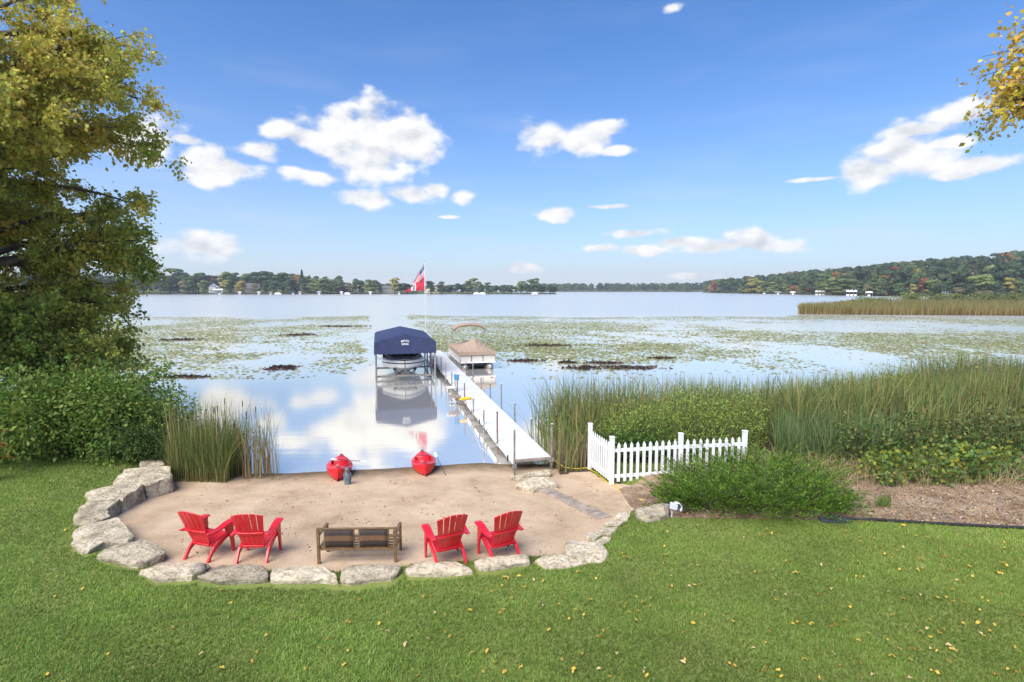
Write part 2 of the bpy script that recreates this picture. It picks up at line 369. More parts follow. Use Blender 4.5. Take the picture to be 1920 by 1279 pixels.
def leaf_arrays(P, D, size, aspect=.55, fold=.15):
    """diamond leaves: P base (n,3), D direction (n,3), size (n,)"""
    n = len(P); D = unit(D); R = rng.normal(size=(n, 3)); Sd = unit(np.cross(D, R)); Nn = np.cross(D, Sd)
    s = size[:, None]
    V = np.empty((n, 4, 3)); V[:, 0] = P; V[:, 2] = P + D * s
    mid = P + D * s * .48 + Nn * s * fold
    V[:, 1] = mid + Sd * s * aspect * .5; V[:, 3] = mid - Sd * s * aspect * .5
    Fc = np.arange(n * 4).reshape(n, 4)
    return V.reshape(-1, 3), Fc
def leaves(name, P, D, size, cols, mat, parent=None, loc=None, aspect=.55, fold=.15):
    V, Fc = leaf_arrays(P, D, size, aspect, fold)
    return mk(name, V, Fc, mat, parent, cols=np.repeat(cols, 4, axis=0), loc=loc)
def blade_arrays(P, H, lean, width, segs=4, bend=1.0):
    """grass/reed strips. P (n,3) base, H heights, lean (n,2) horizontal tip offset, width (n,)"""
    n = len(P); ts = np.linspace(0, 1, segs + 1); rows = []
    ang = rng.uniform(0, pi, n); sx, sy = np.cos(ang), np.sin(ang)
    for t in ts:
        c = P.copy(); k = t ** (1 + bend)
        c[:, 0] += lean[:, 0] * k; c[:, 1] += lean[:, 1] * k
        c[:, 2] += H * (t - .12 * bend * t ** 3 * np.minimum(1, np.hypot(lean[:, 0], lean[:, 1]) / np.maximum(H, .01)))
        w = width * (1 - t ** 2.2) * .5 + .0004
        a = c.copy(); b = c.copy()
        a[:, 0] += sx * w; a[:, 1] += sy * w; b[:, 0] -= sx * w; b[:, 1] -= sy * w
        rows.append(a); rows.append(b)
    V = np.stack(rows, axis=1); m = 2 * (segs + 1)
    base = (np.arange(n) * m)[:, None]
    Fc = np.concatenate([base + np.array([2 * k, 2 * k + 1, 2 * k + 3, 2 * k + 2])[None, :] for k in range(segs)], axis=0)
    return V.reshape(-1, 3), Fc, ts
def blades(name, P, H, lean, width, cbase, ctip, mat, segs=4, bend=1.0, loc=None, power=1.0, parent=None):
    V, Fc, ts = blade_arrays(P, H, lean, width, segs, bend)
    tt = np.repeat(ts, 2)[None, :, None] ** power
    C = cbase[:, None, :] * (1 - tt) + ctip[:, None, :] * tt
    return mk(name, V, Fc, mat, parent, cols=C.reshape(-1, 3), loc=loc)
def palette(n, cols, jit=.15, wts=None):
    cols = np.array(cols); i = rng.choice(len(cols), n, p=wts)
    return np.clip(cols[i] * (1 + rng.normal(0, jit, (n, 1))) * (1 + rng.normal(0, .05, (n, 3))), .003, 1)

# ================================================================== SETTING
edge_px = [(530, 889), (610, 885), (700, 881), (770, 877), (830, 873), (900, 869), (960, 872)]
epts = [G(x, y, 0) for x, y in edge_px]
shx = np.array([-40, -22, -17, -12, -8.6, -7.0] + [p.x for p in epts] + [1.2, 3, 6, 12, 20, 40])
shy = np.array([25, 23, 21, 17.5, 14.6, 13.8] + [p.y for p in epts] + [14.6, 16.2, 17, 18, 20, 24])
def Ys(x): return np.interp(x, shx, shy)
beach_px = [(300, 880), (322, 905), (255, 930), (213, 955), (213, 990), (238, 1032), (292, 1070), (400, 1088), (510, 1092), (640, 1094), (760, 1084), (890, 1073),
            (1000, 1062), (1080, 1060), (1104, 1036), (1127, 1012), (1152, 994), (1177, 976), (1202, 962), (1215, 940), (1190, 915), (1140, 905), (1107, 880), (1040, 868)]
beach = [G(x, y, .15) for x, y in beach_px] + [Vector((.6, 16, 0)), Vector((-8, 16, 0)), Vector((-8.3, 14.2, 0))]
beach2 = [(p.x, p.y) for p in beach]
def dist_poly(x, y, poly):
    x = np.asarray(x); y = np.asarray(y); d = np.full(x.shape, 1e9)
    for i in range(len(poly)):
        ax, ay = poly[i]; bx, by = poly[(i + 1) % len(poly)]; ex, ey = bx - ax, by - ay
        t = np.clip(((x - ax) * ex + (y - ay) * ey) / (ex * ex + ey * ey + 1e-9), 0, 1)
        d = np.minimum(d, np.hypot(x - ax - t * ex, y - ay - t * ey))
    return d
def sst(t): t = np.clip(t, 0, 1); return t * t * (3 - 2 * t)
def zsand(x, y):
    s = Ys(x) - y
    return np.where(s > 0, .055 * s, .13 * s).clip(-1.2, .34)
def zbank(x, y):
    s = Ys(x) - y
    return np.where(s > 0, (.36 + .012 * np.maximum(0, 9 - y)) * sst(s / 2.6), .15 * s).clip(-1.2, 2)
def zland(x, y):
    x = np.asarray(x, float); y = np.asarray(y, float)
    ins = inpoly(x, y, beach2); d = dist_poly(x, y, beach2)
    zb = zbank(x, y) + .03 * (fbm(x, y, .5) - .5)
    return np.where(ins, np.minimum(zsand(x, y), zb), zsand(x, y) + (zb - zsand(x, y)) * sst(d / .55))
def zl(x, y): return float(zland(np.array([x]), np.array([y]))[0])

def gridsheet(name, x0, x1, y0, y1, st, zf, mat, poly=None, kind='structure', dz=0):
    xs = np.arange(x0, x1 + st / 2, st); ys = np.arange(y0, y1 + st / 2, st)
    Xg, Yg = np.meshgrid(xs, ys); nx = len(xs); ny = len(ys)
    a = (np.arange(ny - 1)[:, None] * nx + np.arange(nx - 1)[None, :]).ravel()
    Fc = np.stack([a, a + 1, a + nx + 1, a + nx], 1)
    X, Y = Xg.ravel().copy(), Yg.ravel().copy()
    if poly is not None:
        cx = X[Fc].mean(1); cy = Y[Fc].mean(1); Fc = Fc[inpoly(cx, cy, poly)]
        used = np.unique(Fc); outm = used[~inpoly(X[used], Y[used], poly)]
        for i in outm:                                   # pull stray corners onto the outline
            best = None
            for k in range(len(poly)):
                ax, ay = poly[k]; bx, by = poly[(k + 1) % len(poly)]; ex, ey = bx - ax, by - ay
                t = min(1, max(0, ((X[i] - ax) * ex + (Y[i] - ay) * ey) / (ex * ex + ey * ey + 1e-9)))
                q = (ax + t * ex, ay + t * ey); dd = (q[0] - X[i]) ** 2 + (q[1] - Y[i]) ** 2
                if best is None or dd < best[0]: best = (dd, q)
            X[i], Y[i] = best[1]
        remap = -np.ones(len(X), int); remap[used] = np.arange(len(used)); Fc = remap[Fc]; X = X[used]; Y = Y[used]
    V = np.stack([X, Y, zf(X, Y) + dz], 1)
    o = mk(name, V, Fc, mat, smooth=True); o['kind'] = kind
    return o
gridsheet('lawn', -34, 34, -8, 27, .2, lambda x, y: zland(x, y) - np.where(inpoly(x, y, beach2), .03, 0), LAWN)
gridsheet('beach_sand', -9, 4, 7.5, 16.2, .1, lambda x, y: zsand(x, y) + .012 * (fbm(x, y, 1.6) - .5) + .006, SAND, beach2)
mul_px = [(1185, 948), (1225, 972), (1330, 975), (1560, 978), (1740, 984), (1920, 992), (2250, 1010), (2250, 900), (1920, 890), (1640, 880), (1400, 872), (1290, 872), (1160, 905)]
mulch = [(p.x, p.y) for p in (G(x, y, .35) for x, y in mul_px)]
gridsheet('mulch_bed', 2, 26, 9, 18, .12, lambda x, y: zland(x, y), MULCH, mulch, dz=.014)
marsh = [(1.25, 13.6), (1.9, 13.65), (4, 13.6), (8, 13.8), (12.6, 14.0), (17, 13.9), (30, 14), (33, 26), (18, 26), (6, 21), (.4, 19.5), (.75, 16)]
gridsheet('marsh_ground', -3, 33, 13, 26, .25, lambda x, y: np.maximum(zland(x, y), -.04), MUD, marsh, dz=.022)
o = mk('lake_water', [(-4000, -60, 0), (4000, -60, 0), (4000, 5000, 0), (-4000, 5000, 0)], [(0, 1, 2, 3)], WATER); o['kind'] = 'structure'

# far land -----------------------------------------------------------
FARLAND = ground_mat('far_ground', ((.05, .06, .025), (.09, .10, .04), (.15, .14, .07)), (.02, .3), .2, 1)
def landstrip(name, front, back, zfun, rows=8):
    """front/back: lists of (x,y); height by zfun(t, x, y) with t 0..1 from shore inland"""
    V = []; n = len(front)
    for i in range(rows + 1):
        t = i / rows
        for (a, b) in zip(front, back):
            x = a[0] + (b[0] - a[0]) * t; y = a[1] + (b[1] - a[1]) * t
            V.append((x, y, zfun(t, x, y)))
    Fc = [(i * n + j, i * n + j + 1, (i + 1) * n + j + 1, (i + 1) * n + j) for i in range(rows) for j in range(n - 1)]
    o = mk(name, V, Fc, FARLAND, smooth=True); o['kind'] = 'structure'; return o
def XY(px, Y): d = ray(px, 543); return (d.x / d.y * Y, Y)
lf = [XY(-420, 500), XY(100, 520), XY(330, 540), XY(560, 560), XY(760, 575), XY(960, 590), XY(1042, 600)]
lb = [(a[0] * 1.25, a[1] + 190) for a in lf[:-1]] + [(lf[-1][0] + 4, lf[-1][1] + 40)]
def zleft(t, x, y): return -.4 + 1.3 * min(1, t * 30) + 5 * t * max(0, min(1, (-60 - x) / 160))
landstrip('far_shore_land', lf, lb, zleft, 10)
cf = [XY(985, 1180), XY(1100, 1230), XY(1230, 1200), XY(1340, 1100), XY(1420, 1000)]
cb = [(a[0] * 1.2, a[1] + 400) for a in cf]
landstrip('distant_shore_land', cf, cb, lambda t, x, y: -.4 + 2.5 * min(1, t * 9) + 8 * t, 6)
rf = [XY(1318, 860), XY(1380, 700), XY(1470, 560), XY(1560, 460), XY(1640, 400), XY(1780, 350), XY(1950, 320), XY(2300, 300)]
rb = [XY(1330, 1250), XY(1420, 1000), XY(1520, 860), XY(1620, 760), XY(1700, 700), XY(1830, 640), XY(2000, 600), XY(2400, 560)]
def hillh(x, y):       # ridge height grows to the right
    d = math.degrees(atan2(x, y)); return 5 + 20 * max(0, min(1, (d - 20) / 24))
def zright(t, x, y): return -.4 + 2.0 * min(1, t * 12) + hillh(x, y) * float(sst(np.array((t - .08) / .75)))
landstrip('wooded_hill', rf, rb, zright, 16)
pf = [G(1497, 589, 0), G(1600, 590, 0), G(1750, 591, 0), G(1920, 592, 0), G(2150, 594, 0)]
pf2 = [(p.x, p.y) for p in pf]; pb2 = [XY(1500, 118), XY(1600, 150), XY(1720, 190), XY(1900, 200), XY(2150, 210)]
landstrip('reed_spit', pf2, pb2, lambda t, x, y: .03 + .15 * min(1, t * 5), 5)

# ---- far trees: a few crown shapes, shared by copies
def crown_arrays(h, w, n, leaf, seed, kind='round'):
    r = np.random.default_rng(seed)
    if kind == 'conifer':
        t = r.random(n) ** .7; z = h * (.08 + .92 * (1 - t) ); rad = w * t * (.55 + .45 * r.random(n)) ; a = r.uniform(0, 2 * pi, n)
        z = h * (1 - t * .93); P = np.stack([rad * np.cos(a), rad * np.sin(a), z], 1); Nn = np.stack([np.cos(a), np.sin(a), np.full(n, -.3)], 1)
    else:
        k = 17; la = r.uniform(0, 2 * pi, k); lz = r.uniform(.14, .84, k); lr = np.sqrt(r.random(k)) * w * .62 * np.sqrt(np.clip(1.15 - np.abs(lz - .5) * 1.5, .1, 1))
        c = np.stack([lr * np.cos(la), lr * np.sin(la), lz * h], 1); lrad = r.uniform(.26, .44, k) * w
        c[0] = (0, 0, h * .8); lrad[0] = w * .38
        i = r.integers(0, k, n); dv = unit(r.normal(size=(n, 3))); dv[:, 2] = np.abs(dv[:, 2]) * .9 - .25
        P = c[i] + dv * lrad[i][:, None] * (r.uniform(.72, 1.06, n)[:, None]); P[:, 2] = np.clip(P[:, 2], h * .03, h); Nn = dv
    u = unit(np.cross(Nn, r.normal(size=(n, 3)))); v = unit(np.cross(Nn, u)); u = unit(u + Nn * r.normal(0, .35, (n, 1)))
    s = (leaf * r.uniform(.6, 1.3, n))[:, None]
    V = np.stack([P - u * s * .5 - v * s * .2, P + u * s * .15 - v * s * .5, P + u * s * .55 + v * s * .15, P - u * s * .1 + v * s * .5], 1)
    shade = .85 + .3 * r.random(n)
    C = np.repeat(shade[:, None] * np.ones((1, 3)) * (1 + r.normal(0, .06, (n, 3))), 4, axis=0)
    return V.reshape(-1, 3), np.arange(n * 4).reshape(n, 4), C
TREECOL = {'g': (.060, .085, .030), 'd': (.036, .055, .026), 'b': (.05, .075, .045), 'y': (.17, .15, .035), 'l': (.11, .14, .045), 'o': (.19, .105, .04), 'r': (.17, .058, .035), 'p': (.06, .035, .035), 'Y': (.36, .27, .02), 't': (.13, .115, .06)}
proto = {}
def far_proto(kind, i):
    key = (kind, i)
    if key not in proto:
        h, w = (18, 9.5) if kind == 'round' else (20, 5)
        V, Fc, C = crown_arrays(h, w * .5 * 1.25, 1500 if kind == 'round' else 900, 1.15, 100 + i + (50 if kind == 'conifer' else 0), kind)
        me = mk('crown', V, Fc, FARFOL, cols=C); tm = MB(); tm.tube([(0, 0, -1.5), (.1, 0, 4), (-.1, .1, 9), (0, 0, 13)], [.4, .32, .22, .08], 6)
        for q in range(4):
            a = q * 1.7 + i; tm.tube([(0, 0, 5 + q), (1.4 * cos(a), 1.4 * sin(a), 7.5 + q), (2.6 * cos(a), 2.6 * sin(a), 10 + q)], [.18, .12, .05], 5)
        tr = tm.build('trunk', BARK); proto[key] = (me.data, tr.data)
        bpy.data.objects.remove(me); bpy.data.objects.remove(tr)
    return proto[key]
nfar = [0]
def far_tree(x, y, z, h, wid, c, label, group, kind='round', i=None):
    i = rng.integers(0, 6) if i is None else i
    cm, tm = far_proto(kind, int(i)); e = empty('tree' if kind == 'round' else 'conifer_tree', (x, y, z), float(rng.uniform(0, 6.28)))
    sc = h / (18 if kind == 'round' else 20); sx = wid / (9.5 if kind == 'round' else 5) ; e.scale = (sx, sx, sc)
    a = bpy.data.objects.new('crown', cm); b = bpy.data.objects.new('trunk', tm)
    for q in (a, b): COL.objects.link(q); q.parent = e
    k = float(rng.uniform(.85, 1.2)); cc = TREECOL[c]; a.color = (cc[0] * k, cc[1] * k, cc[2] * k, 1)
    tag(e, label, 'tree', group); return e
COLNAME = {'g': 'mid-green', 'd': 'dark green', 'b': 'blue-green', 'y': 'yellowing', 'l': 'light green', 'o': 'orange', 'r': 'red', 'p': 'purple-leaved', 'Y': 'bright yellow', 't': 'pale olive'}
def shore_y(front, px):
    pts = sorted((math.degrees(atan2(a[0], a[1])), a[1]) for a in front); d = ray(px, 543); ang = math.degrees(atan2(d.x, d.y))
    return float(np.interp(ang, [p[0] for p in pts], [p[1] for p in pts]))
def ft(front, px, top, width_px, c, back=8, zb=1.6, kind='round', i=None, where='on the far left shore', grp='trees on the far left shore'):
    back = back * .55 - 2; Y = shore_y(front, px) + max(1, back); X, _ = XY(px, Y); zt = at(px, top, Y).z; zb = zb - .9
    shp = 'round-crowned' if kind == 'round' else 'pointed conifer'
    return far_tree(X, Y, zb, max(4, zt - zb), width_px * Y / 1000, c, f'{COLNAME[c]} {shp} tree {where}', grp, kind, i)
# left shore, traced from the photograph: (px x, top y, width, colour, metres behind the shore)
for a in [(335,499,46,'g',60),(318,512,36,'d',40),(352,516,30,'g',30),(372,508,30,'g',55),(385,512,36,'d',50),(402,514,30,'p',55),(383,523,20,'l',12),(345,525,22,'t',14),(360,527,22,'d',16),
          (424,506,32,'l',50),(438,508,26,'g',60),(423,522,17,'y',12),(428,533,14,'b',9),(452,524,24,'y',12),(447,533,14,'o',9),(464,509,34,'g',60),(487,507,36,'d',60),(505,505,40,'g',62),(480,528,20,'t',14),
          (497,523,20,'d',14),(513,522,26,'b',10),(508,527,16,'y',16),(530,508,36,'g',60),(549,509,34,'g',58),(540,524,22,'g',10),(556,511,22,'o',50),(575,515,30,'g',46),(590,518,34,'l',40),
          (568,535,14,'t',8),(605,519,34,'l',36),(548,520,30,'d',30),(610,530,26,'g',16),(622,521,26,'g',30),(632,520,24,'g',24),(642,526,22,'p',24),(655,528,20,'t',20),(667,519,20,'d',26),(678,523,20,'d',26),
          (692,521,26,'l',14),(703,522,20,'g',16),(716,530,24,'b',90),(728,529,26,'b',100),(740,518,22,'y',14),(752,529,26,'d',20),(764,530,24,'d',26),(775,532,22,'b',60),(807,524,20,'d',10),(828,525,22,'d',12),
          (817,534,22,'b',60),(843,532,24,'b',90),(858,529,22,'d',10),(868,532,16,'d',12),(886,519,28,'l',8),(875,529,20,'d',10),(902,530,20,'b',80),(916,527,20,'d',8),(930,533,16,'d',8),(945,532,26,'b',14),(958,533,24,'d',6),
          (977,524,22,'l',6),(1001,519,26,'g',8),(988,531,22,'d',6),(1015,534,22,'d',6),(1032,534,24,'d',5),(1040,537,14,'d',4)]:
    ft(lf, a[0], a[1], a[2], a[3], a[4], zb=float(1.6 + (3 if a[4] > 40 and a[0] < 640 else 0)))
for a in [(567,506,14,46),(581,516,10,40)]:
    ft(lf, a[0], a[1], a[2], 'd', a[3], kind='conifer')
for px in range(-60, 310, 24):       # continues behind the big maple
    ft(lf, px + float(rng.uniform(-6, 6)), float(rng.uniform(503, 520)), 38, random.choice('gdlgb'), float(rng.uniform(12, 60)))
# right shore front trees
HW = dict(where='at the foot of the wooded hill', grp='trees at the foot of the wooded hill')
for a in [(1345,527,26,'r',20),(1362,533,24,'d',10),(1335,533,18,'o',20),(1378,525,24,'d',24),(1395,526,28,'l',10),(1412,519,26,'y',14),(1428,524,26,'y',8),(1404,540,16,'Y',3),(1448,526,26,'l',14),(1463,531,18,'g',8),
          (1478,532,20,'l',8),(1490,533,18,'r',14),(1504,531,20,'l',8),(1522,520,30,'d',20),(1540,526,24,'g',10),(1562,519,44,'l',10),(1585,519,44,'l',12),(1612,522,34,'g',20),(1628,531,22,'t',6),(1645,526,30,'g',14),
          (1668,522,36,'g',20),(1690,528,34,'g',14),(1712,530,12,'y',8),(1733,518,26,'r',30),(1752,520,34,'l',26),(1775,524,36,'d',20),(1796,528,30,'d',14),(1797,537,22,'t',4),(1838,510,46,'l',16),(1846,546,26,'t',0),
          (1815,530,24,'d',10),(1868,526,34,'d',14),(1896,517,26,'y',10),(1916,524,30,'g',10),(1880,540,24,'d',4)]:
    ft(rf, a[0], a[1], a[2], a[3], a[4] + 6, **HW)
ft(rf, 1802, 507, 12, 'Y', 120, zb=10, where='glowing among the hill trees', grp=None)
# forest masses: one object each
def forest(name, spots, label):
    Vs, Fs, Cs = [], [], []; b = 0
    base = [crown_arrays(1, .36, 420, .10, 300 + k) for k in range(6)]
    for (x, y, z, h, c) in spots:
        V, Fc, C = base[rng.integers(0, 6)]; a = rng.uniform(0, 6.28); k = rng.uniform(.8, 1.2); wsc = h * rng.uniform(.9, 1.25)
        R = np.array([[cos(a), -sin(a), 0], [sin(a), cos(a), 0], [0, 0, 1]])
        Vs.append((V @ R.T) * np.array([wsc, wsc, h]) + np.array([x, y, z])); Fs.append(Fc + b); b += len(V); Cs.append(C * np.array(TREECOL[c]) * k)
    o = mk(name, np.concatenate(Vs), np.concatenate(Fs), FARFOL, cols=np.concatenate(Cs)); tag(o, label, 'forest', kind='stuff'); return o
spots = []
for i in range(950):
    t = rng.uniform(.03, 1) ** 1.0; s = rng.uniform(0, 1) ** .9 * (len(rf) - 1.001); k = int(s); f = s - k
    fx = rf[k][0] * (1 - f) + rf[k + 1][0] * f; fy = rf[k][1] * (1 - f) + rf[k + 1][1] * f
    bx = rb[k][0] * (1 - f) + rb[k + 1][0] * f; by = rb[k][1] * (1 - f) + rb[k + 1][1] * f
    x = fx + (bx - fx) * t; y = fy + (by - fy) * t; dens = fbm(np.array([x]), np.array([y]), .012)[0]
    c = rng.choice(list('gdbloyrt'), p=[.36, .36, .09, .10, .035, .025, .02, .01])
    spots.append((x, y, zright(t, x, y) - 1.5, rng.uniform(15, 24), c))
forest('hill_forest', spots, 'autumn forest covering the hill across the lake')
spots = []
for i in range(420):
    t = rng.uniform(0.01, .6); s = rng.uniform(0, len(cf) - 1.001); k = int(s); f = s - k
    fx = cf[k][0] * (1 - f) + cf[k + 1][0] * f; fy = cf[k][1] * (1 - f) + cf[k + 1][1] * f
    bx = cb[k][0] * (1 - f) + cb[k + 1][0] * f; by = cb[k][1] * (1 - f) + cb[k + 1][1] * f
    spots.append((fx + (bx - fx) * t, fy + (by - fy) * t, 1 + 8 * t, rng.uniform(13, 20), rng.choice(list('gdbl'), p=[.4, .3, .15, .15])))
forest('distant_forest', spots, 'low dark tree line on the most distant shore')
spots = [(*(lambda q: (q[0], q[1]))(XY(px, 690 + rng.uniform(0, 80))), 3, rng.uniform(17, 24), rng.choice(list('gdb'))) for px in rng.uniform(-100, 640, 170)]
spots += [(*(lambda q: (q[0], q[1]))(XY(px, 790 + rng.uniform(0, 100))), 0, rng.uniform(9, 13), 'b') for px in rng.uniform(640, 1010, 110)]
forest('far_shore_woods', spots, 'hazy woods behind the houses on the far left shore')

# ---- spit reeds and shrubs
n = 26000
s = rng.uniform(0, 1, n) * 3.999; k = s.astype(int); f = s - k; pfa = np.array(pf2); pba = np.array(pb2); t = rng.uniform(0, 1, n) ** 1.6
fx = pfa[k] * (1 - f)[:, None] + pfa[k + 1] * f[:, None]; bx = pba[k] * (1 - f)[:, None] + pba[k + 1] * f[:, None]
xy = fx + (bx - fx) * t[:, None]; P = np.column_stack([xy, np.full(n, .02)])
hh = rng.uniform(1.5, 2.4, n) * (.75 + .5 * fbm(xy[:, 0], xy[:, 1], .12))
blades('spit_reeds', P, hh, rng.normal(0, .25, (n, 2)), rng.uniform(.05, .11, n), palette(n, [(.15, .105, .05), (.19, .14, .06)]),
       palette(n, [(.19, .165, .05), (.15, .155, .05), (.22, .15, .06), (.12, .13, .045)], .2), BLADE, segs=2)
tag(bpy.data.objects['spit_reeds'], 'golden-green reeds growing on the low spit across the lilies', 'reeds', kind='stuff')
def bush(name, c, rx, ry, rz, n, leaf, cols, label, cat='shrub', group=None, mat=FOL, stems=8, wts=None, stretch=.55, rise=0.0, lobes=12):
    e = empty(name, c); r = rng
    la = r.uniform(0, 2 * pi, lobes); lr = np.sqrt(r.random(lobes)) * .72; lc = np.stack([rx * lr * np.cos(la), ry * lr * np.sin(la), rz * r.uniform(.2, .72, lobes)], 1)
    ls = r.uniform(.28, .5, lobes); i = r.integers(0, lobes, n); dv = unit(r.normal(size=(n, 3)))
    P = lc[i] + dv * np.array([rx, ry, rz]) * (ls[i] * r.uniform(.45, 1.05, n))[:, None]; P[:, 2] = np.abs(P[:, 2]) + .02
    D = dv + r.normal(0, .6, (n, 3)); D[:, 2] += rise - .25
    leaves('foliage', P, D, leaf * r.uniform(.6, 1.35, n), palette(n, cols, .2, wts), mat, e, aspect=stretch)
    mb = MB()
    for q in range(stems):
        a = r.uniform(0, 6.28); b = lc[r.integers(0, lobes)]
        mb.tube([(.15 * rx * cos(a), .15 * ry * sin(a), -.1), tuple(b * .5), tuple(b)], [.03 * rz ** .5, .02 * rz ** .5, .008], 5)
    mb.build('stem', BARK, e); tag(e, label, cat, group); return e
for px, py, w, h, Y in [(1640, 560, 55, 14, 168), (1700, 556, 50, 15, 185), (1755, 555, 45, 15, 190), (1805, 556, 45, 14, 190), (1850, 556, 45, 14, 190), (1900, 557, 50, 14, 190), (1600, 563, 40, 7, 152), (1950, 557, 50, 14, 190)]:
    p = XY(px, Y); bush('willow_shrub', (p[0], p[1], .1), w * Y / 2000, 6, h * Y / 1000 + .6, 1500, .55, [(.12, .145, .04), (.09, .12, .035), (.15, .16, .05)],
        'olive-green willow shrub on the reed spit', group='shrubs on the reed spit', mat=FARFOL, stems=5)

# ---- far houses and shore clutter
ROOFG = MAT('grey_shingle', (.13, .125, .13), .9, .15, 2); SIDEW = MAT('white_siding', (.68, .68, .67), .6, .05, 1); SIDEG = MAT('grey_siding', (.26, .25, .25), .7, .1, 1)
SIDET = MAT('tan_siding', (.45, .36, .27), .7, .1, 1); GLASS = MAT('window_glass', (.03, .035, .045), .1, .1, 1, spec=.8); SIDEC = MAT('cream_siding', (.62, .55, .40), .7, .05, 1)
BLUEC = MAT('blue_cover', (.04, .09, .22), .7, .1, 1); GREENC = MAT('green_cover', (.03, .12, .10), .7, .1, 1); PALEB = MAT('pale_blue_cover', (.55, .58, .70), .7, .05, 1); BRN = MAT('brown_siding', (.12, .07, .055), .8, .1, 1)
def house(px, front, back, w, dep, h, rh, wall, roof, label, gable_front=False, wins=((-.25, .3), (.25, .3)), rz=0, upper=()):
    Y = shore_y(front, px) + back; X, _ = XY(px, Y); e = empty('house', (X, Y, 1.4), rz + math.atan2(-X, Y))
    mb = MB(); mb.box((0, 0, h / 2 - .5), (w, dep, h + 1)); 
    if gable_front: mb.prism([(-w / 2, h), (w / 2, h), (0, h + rh)], -dep / 2 + .02, dep / 2 - .02, 'y')
    else: mb.prism([(-dep / 2, h), (dep / 2, h), (0, h + rh)], -w / 2 + .02, w / 2 - .02, 'x')
    mb.build('wall', wall, e)
    r = MB(); ov = .5
    for sgn in (-1, 1):
        if gable_front: r.prism([(sgn * (w / 2 + ov), h - ov * rh / (w / 2)), (0, h + rh), (0, h + rh + .3), (sgn * (w / 2 + ov), h + .3 - ov * rh / (w / 2))][::sgn], -dep / 2 - ov, dep / 2 + ov, 'y')
        else: r.prism([(sgn * (dep / 2 + ov), h - ov * rh / (dep / 2)), (0, h + rh), (0, h + rh + .3), (sgn * (dep / 2 + ov), h + .3 - ov * rh / (dep / 2))][::sgn], -w / 2 - ov, w / 2 + ov, 'x')
    ro = r.build('roof', roof, e)
    MB().box((w * .25, .1 * dep, h + rh * .8), (.8, .8, 1.8)).build('chimney', BRN, ro)
    for (u, v) in list(wins) + list(upper):
        f = MB().box((u * w, -dep / 2 - .03, v * h + .6), (1.5, .1, 1.5)).build('window', SIDEW, e)
        MB().box((u * w, -dep / 2 - .09, v * h + .6), (1.2, .06, 1.2)).build('pane', GLASS, f)
    d = MB().box((0, -dep / 2 - .04, 1.0), (1.1, .1, 2.1)).build('door', SIDEG, e); MB().box((.4, -dep / 2 - .11, 1.0), (.1, .06, .1)).build('handle', STEEL, d)
    tag(e, label, 'house'); return e
house(401, lf, 26, 10, 9, 6.5, 4.2, SIDEW, ROOFG, 'white house with steep grey gable among far left trees', True, upper=((-.1, .95), (.12, .95)))
house(409, lf, 18, 8, 5, 3.0, 1.2, SIDEW, SIDEW, 'low white porch wing below the white gabled house')
house(474, lf, 24, 13, 10, 5, 5.2, SIDEG, ROOFG, 'grey house with broad hipped grey roof behind shore trees', upper=((0, .7),))
house(612, lf, 22, 7, 7, 4.5, 2, SIDEW, ROOFG, 'small white house with grey roof between far shore trees')
house(634, lf, 20, 9, 7, 4.8, 2.0, SIDEW, ROOFG, 'white two-storey house with dark porch openings')
house(649, lf, 24, 12, 8, 5.2, 2.6, BRN, ROOFG, 'dark brown house beside the white gabled pair')
house(660, lf, 20, 5, 8, 4.2, 5.2, SIDEW, ROOFG, 'narrow white house with steep pointed gable', True, wins=((0, .35),))
house(678, lf, 22, 7, 9, 5, 5, SIDEW, ROOFG, 'white gabled house with tall front windows', True, wins=((-.22, .3), (.22, .3)), upper=((0, .75),))
house(730, lf, 20, 15, 8, 5, 2.6, SIDEG, ROOFG, 'long grey house left of the flagpole across the lake')
house(803, lf, 20, 6, 7, 3.6, 2.6, SIDEC, ROOFG, 'cream cottage partly hidden by dark trees', True, wins=((0, .35),))
house(817, lf, 18, 7, 7, 3.8, 3.8, SIDEC, ROOFG, 'cream house with wide rounded gable right of the flagpole', True)
house(1711, rf, 22, 6, 6, 3, 2, SIDEG, ROOFG, 'small grey house at the foot of the wooded hill')
house(1785, rf, 12, 10, 6, 3.2, 1.6, SIDEG, ROOFG, 'low grey house behind the reed spit')
house(1868, rf, 12, 10, 6, 4.2, 1.2, SIDEG, ROOFG, 'grey cottage with white window row behind the spit', wins=((-.35, .4), (-.12, .4), (.12, .4), (.35, .4)))
def far_lift(px, front, mat, label, w=3.4, h=2.6, n=1, arch=False, dy=0):
    Y = shore_y(front, px) - 3 + dy; X, _ = XY(px, Y); e = empty('boat_lift', (X, Y, 0), math.atan2(-X, Y))
    for k in range(n):
        x0 = (k - (n - 1) / 2) * (w + .15); poly = [(x0 - w / 2, h - .7), (x0 - w / 2, h)]
        poly += [(x0 - w / 2 * cos(a), h + (.9 if arch else .6) * sin(a)) for a in np.linspace(.35, pi - .35, 5 if arch else 3)] + [(x0 + w / 2, h), (x0 + w / 2, h - .7)]
        MB().prism(poly, -3, 3, 'y').build('canopy', mat, e)
        for sx in (-1, 1):
            for yy in (-2.6, 2.6): MB().cyl((x0 + sx * (w / 2 - .1), yy, -1.2), (x0 + sx * (w / 2 - .1), yy, h - .6), .07, n=6).build('post', STEEL, e)
        hb = MB(); hb.prism([(x0 - .9, .55), (x0 - .55, .1), (x0 + .55, .1), (x0 + .9, .55), (x0 + .8, 1.1), (x0 - .8, 1.1)], -2.6, 2.4, 'y'); hb.build('boat_hull', HULLW, e)
    tag(e, label, 'boat lift', 'covered boat lifts along far shores'); return e
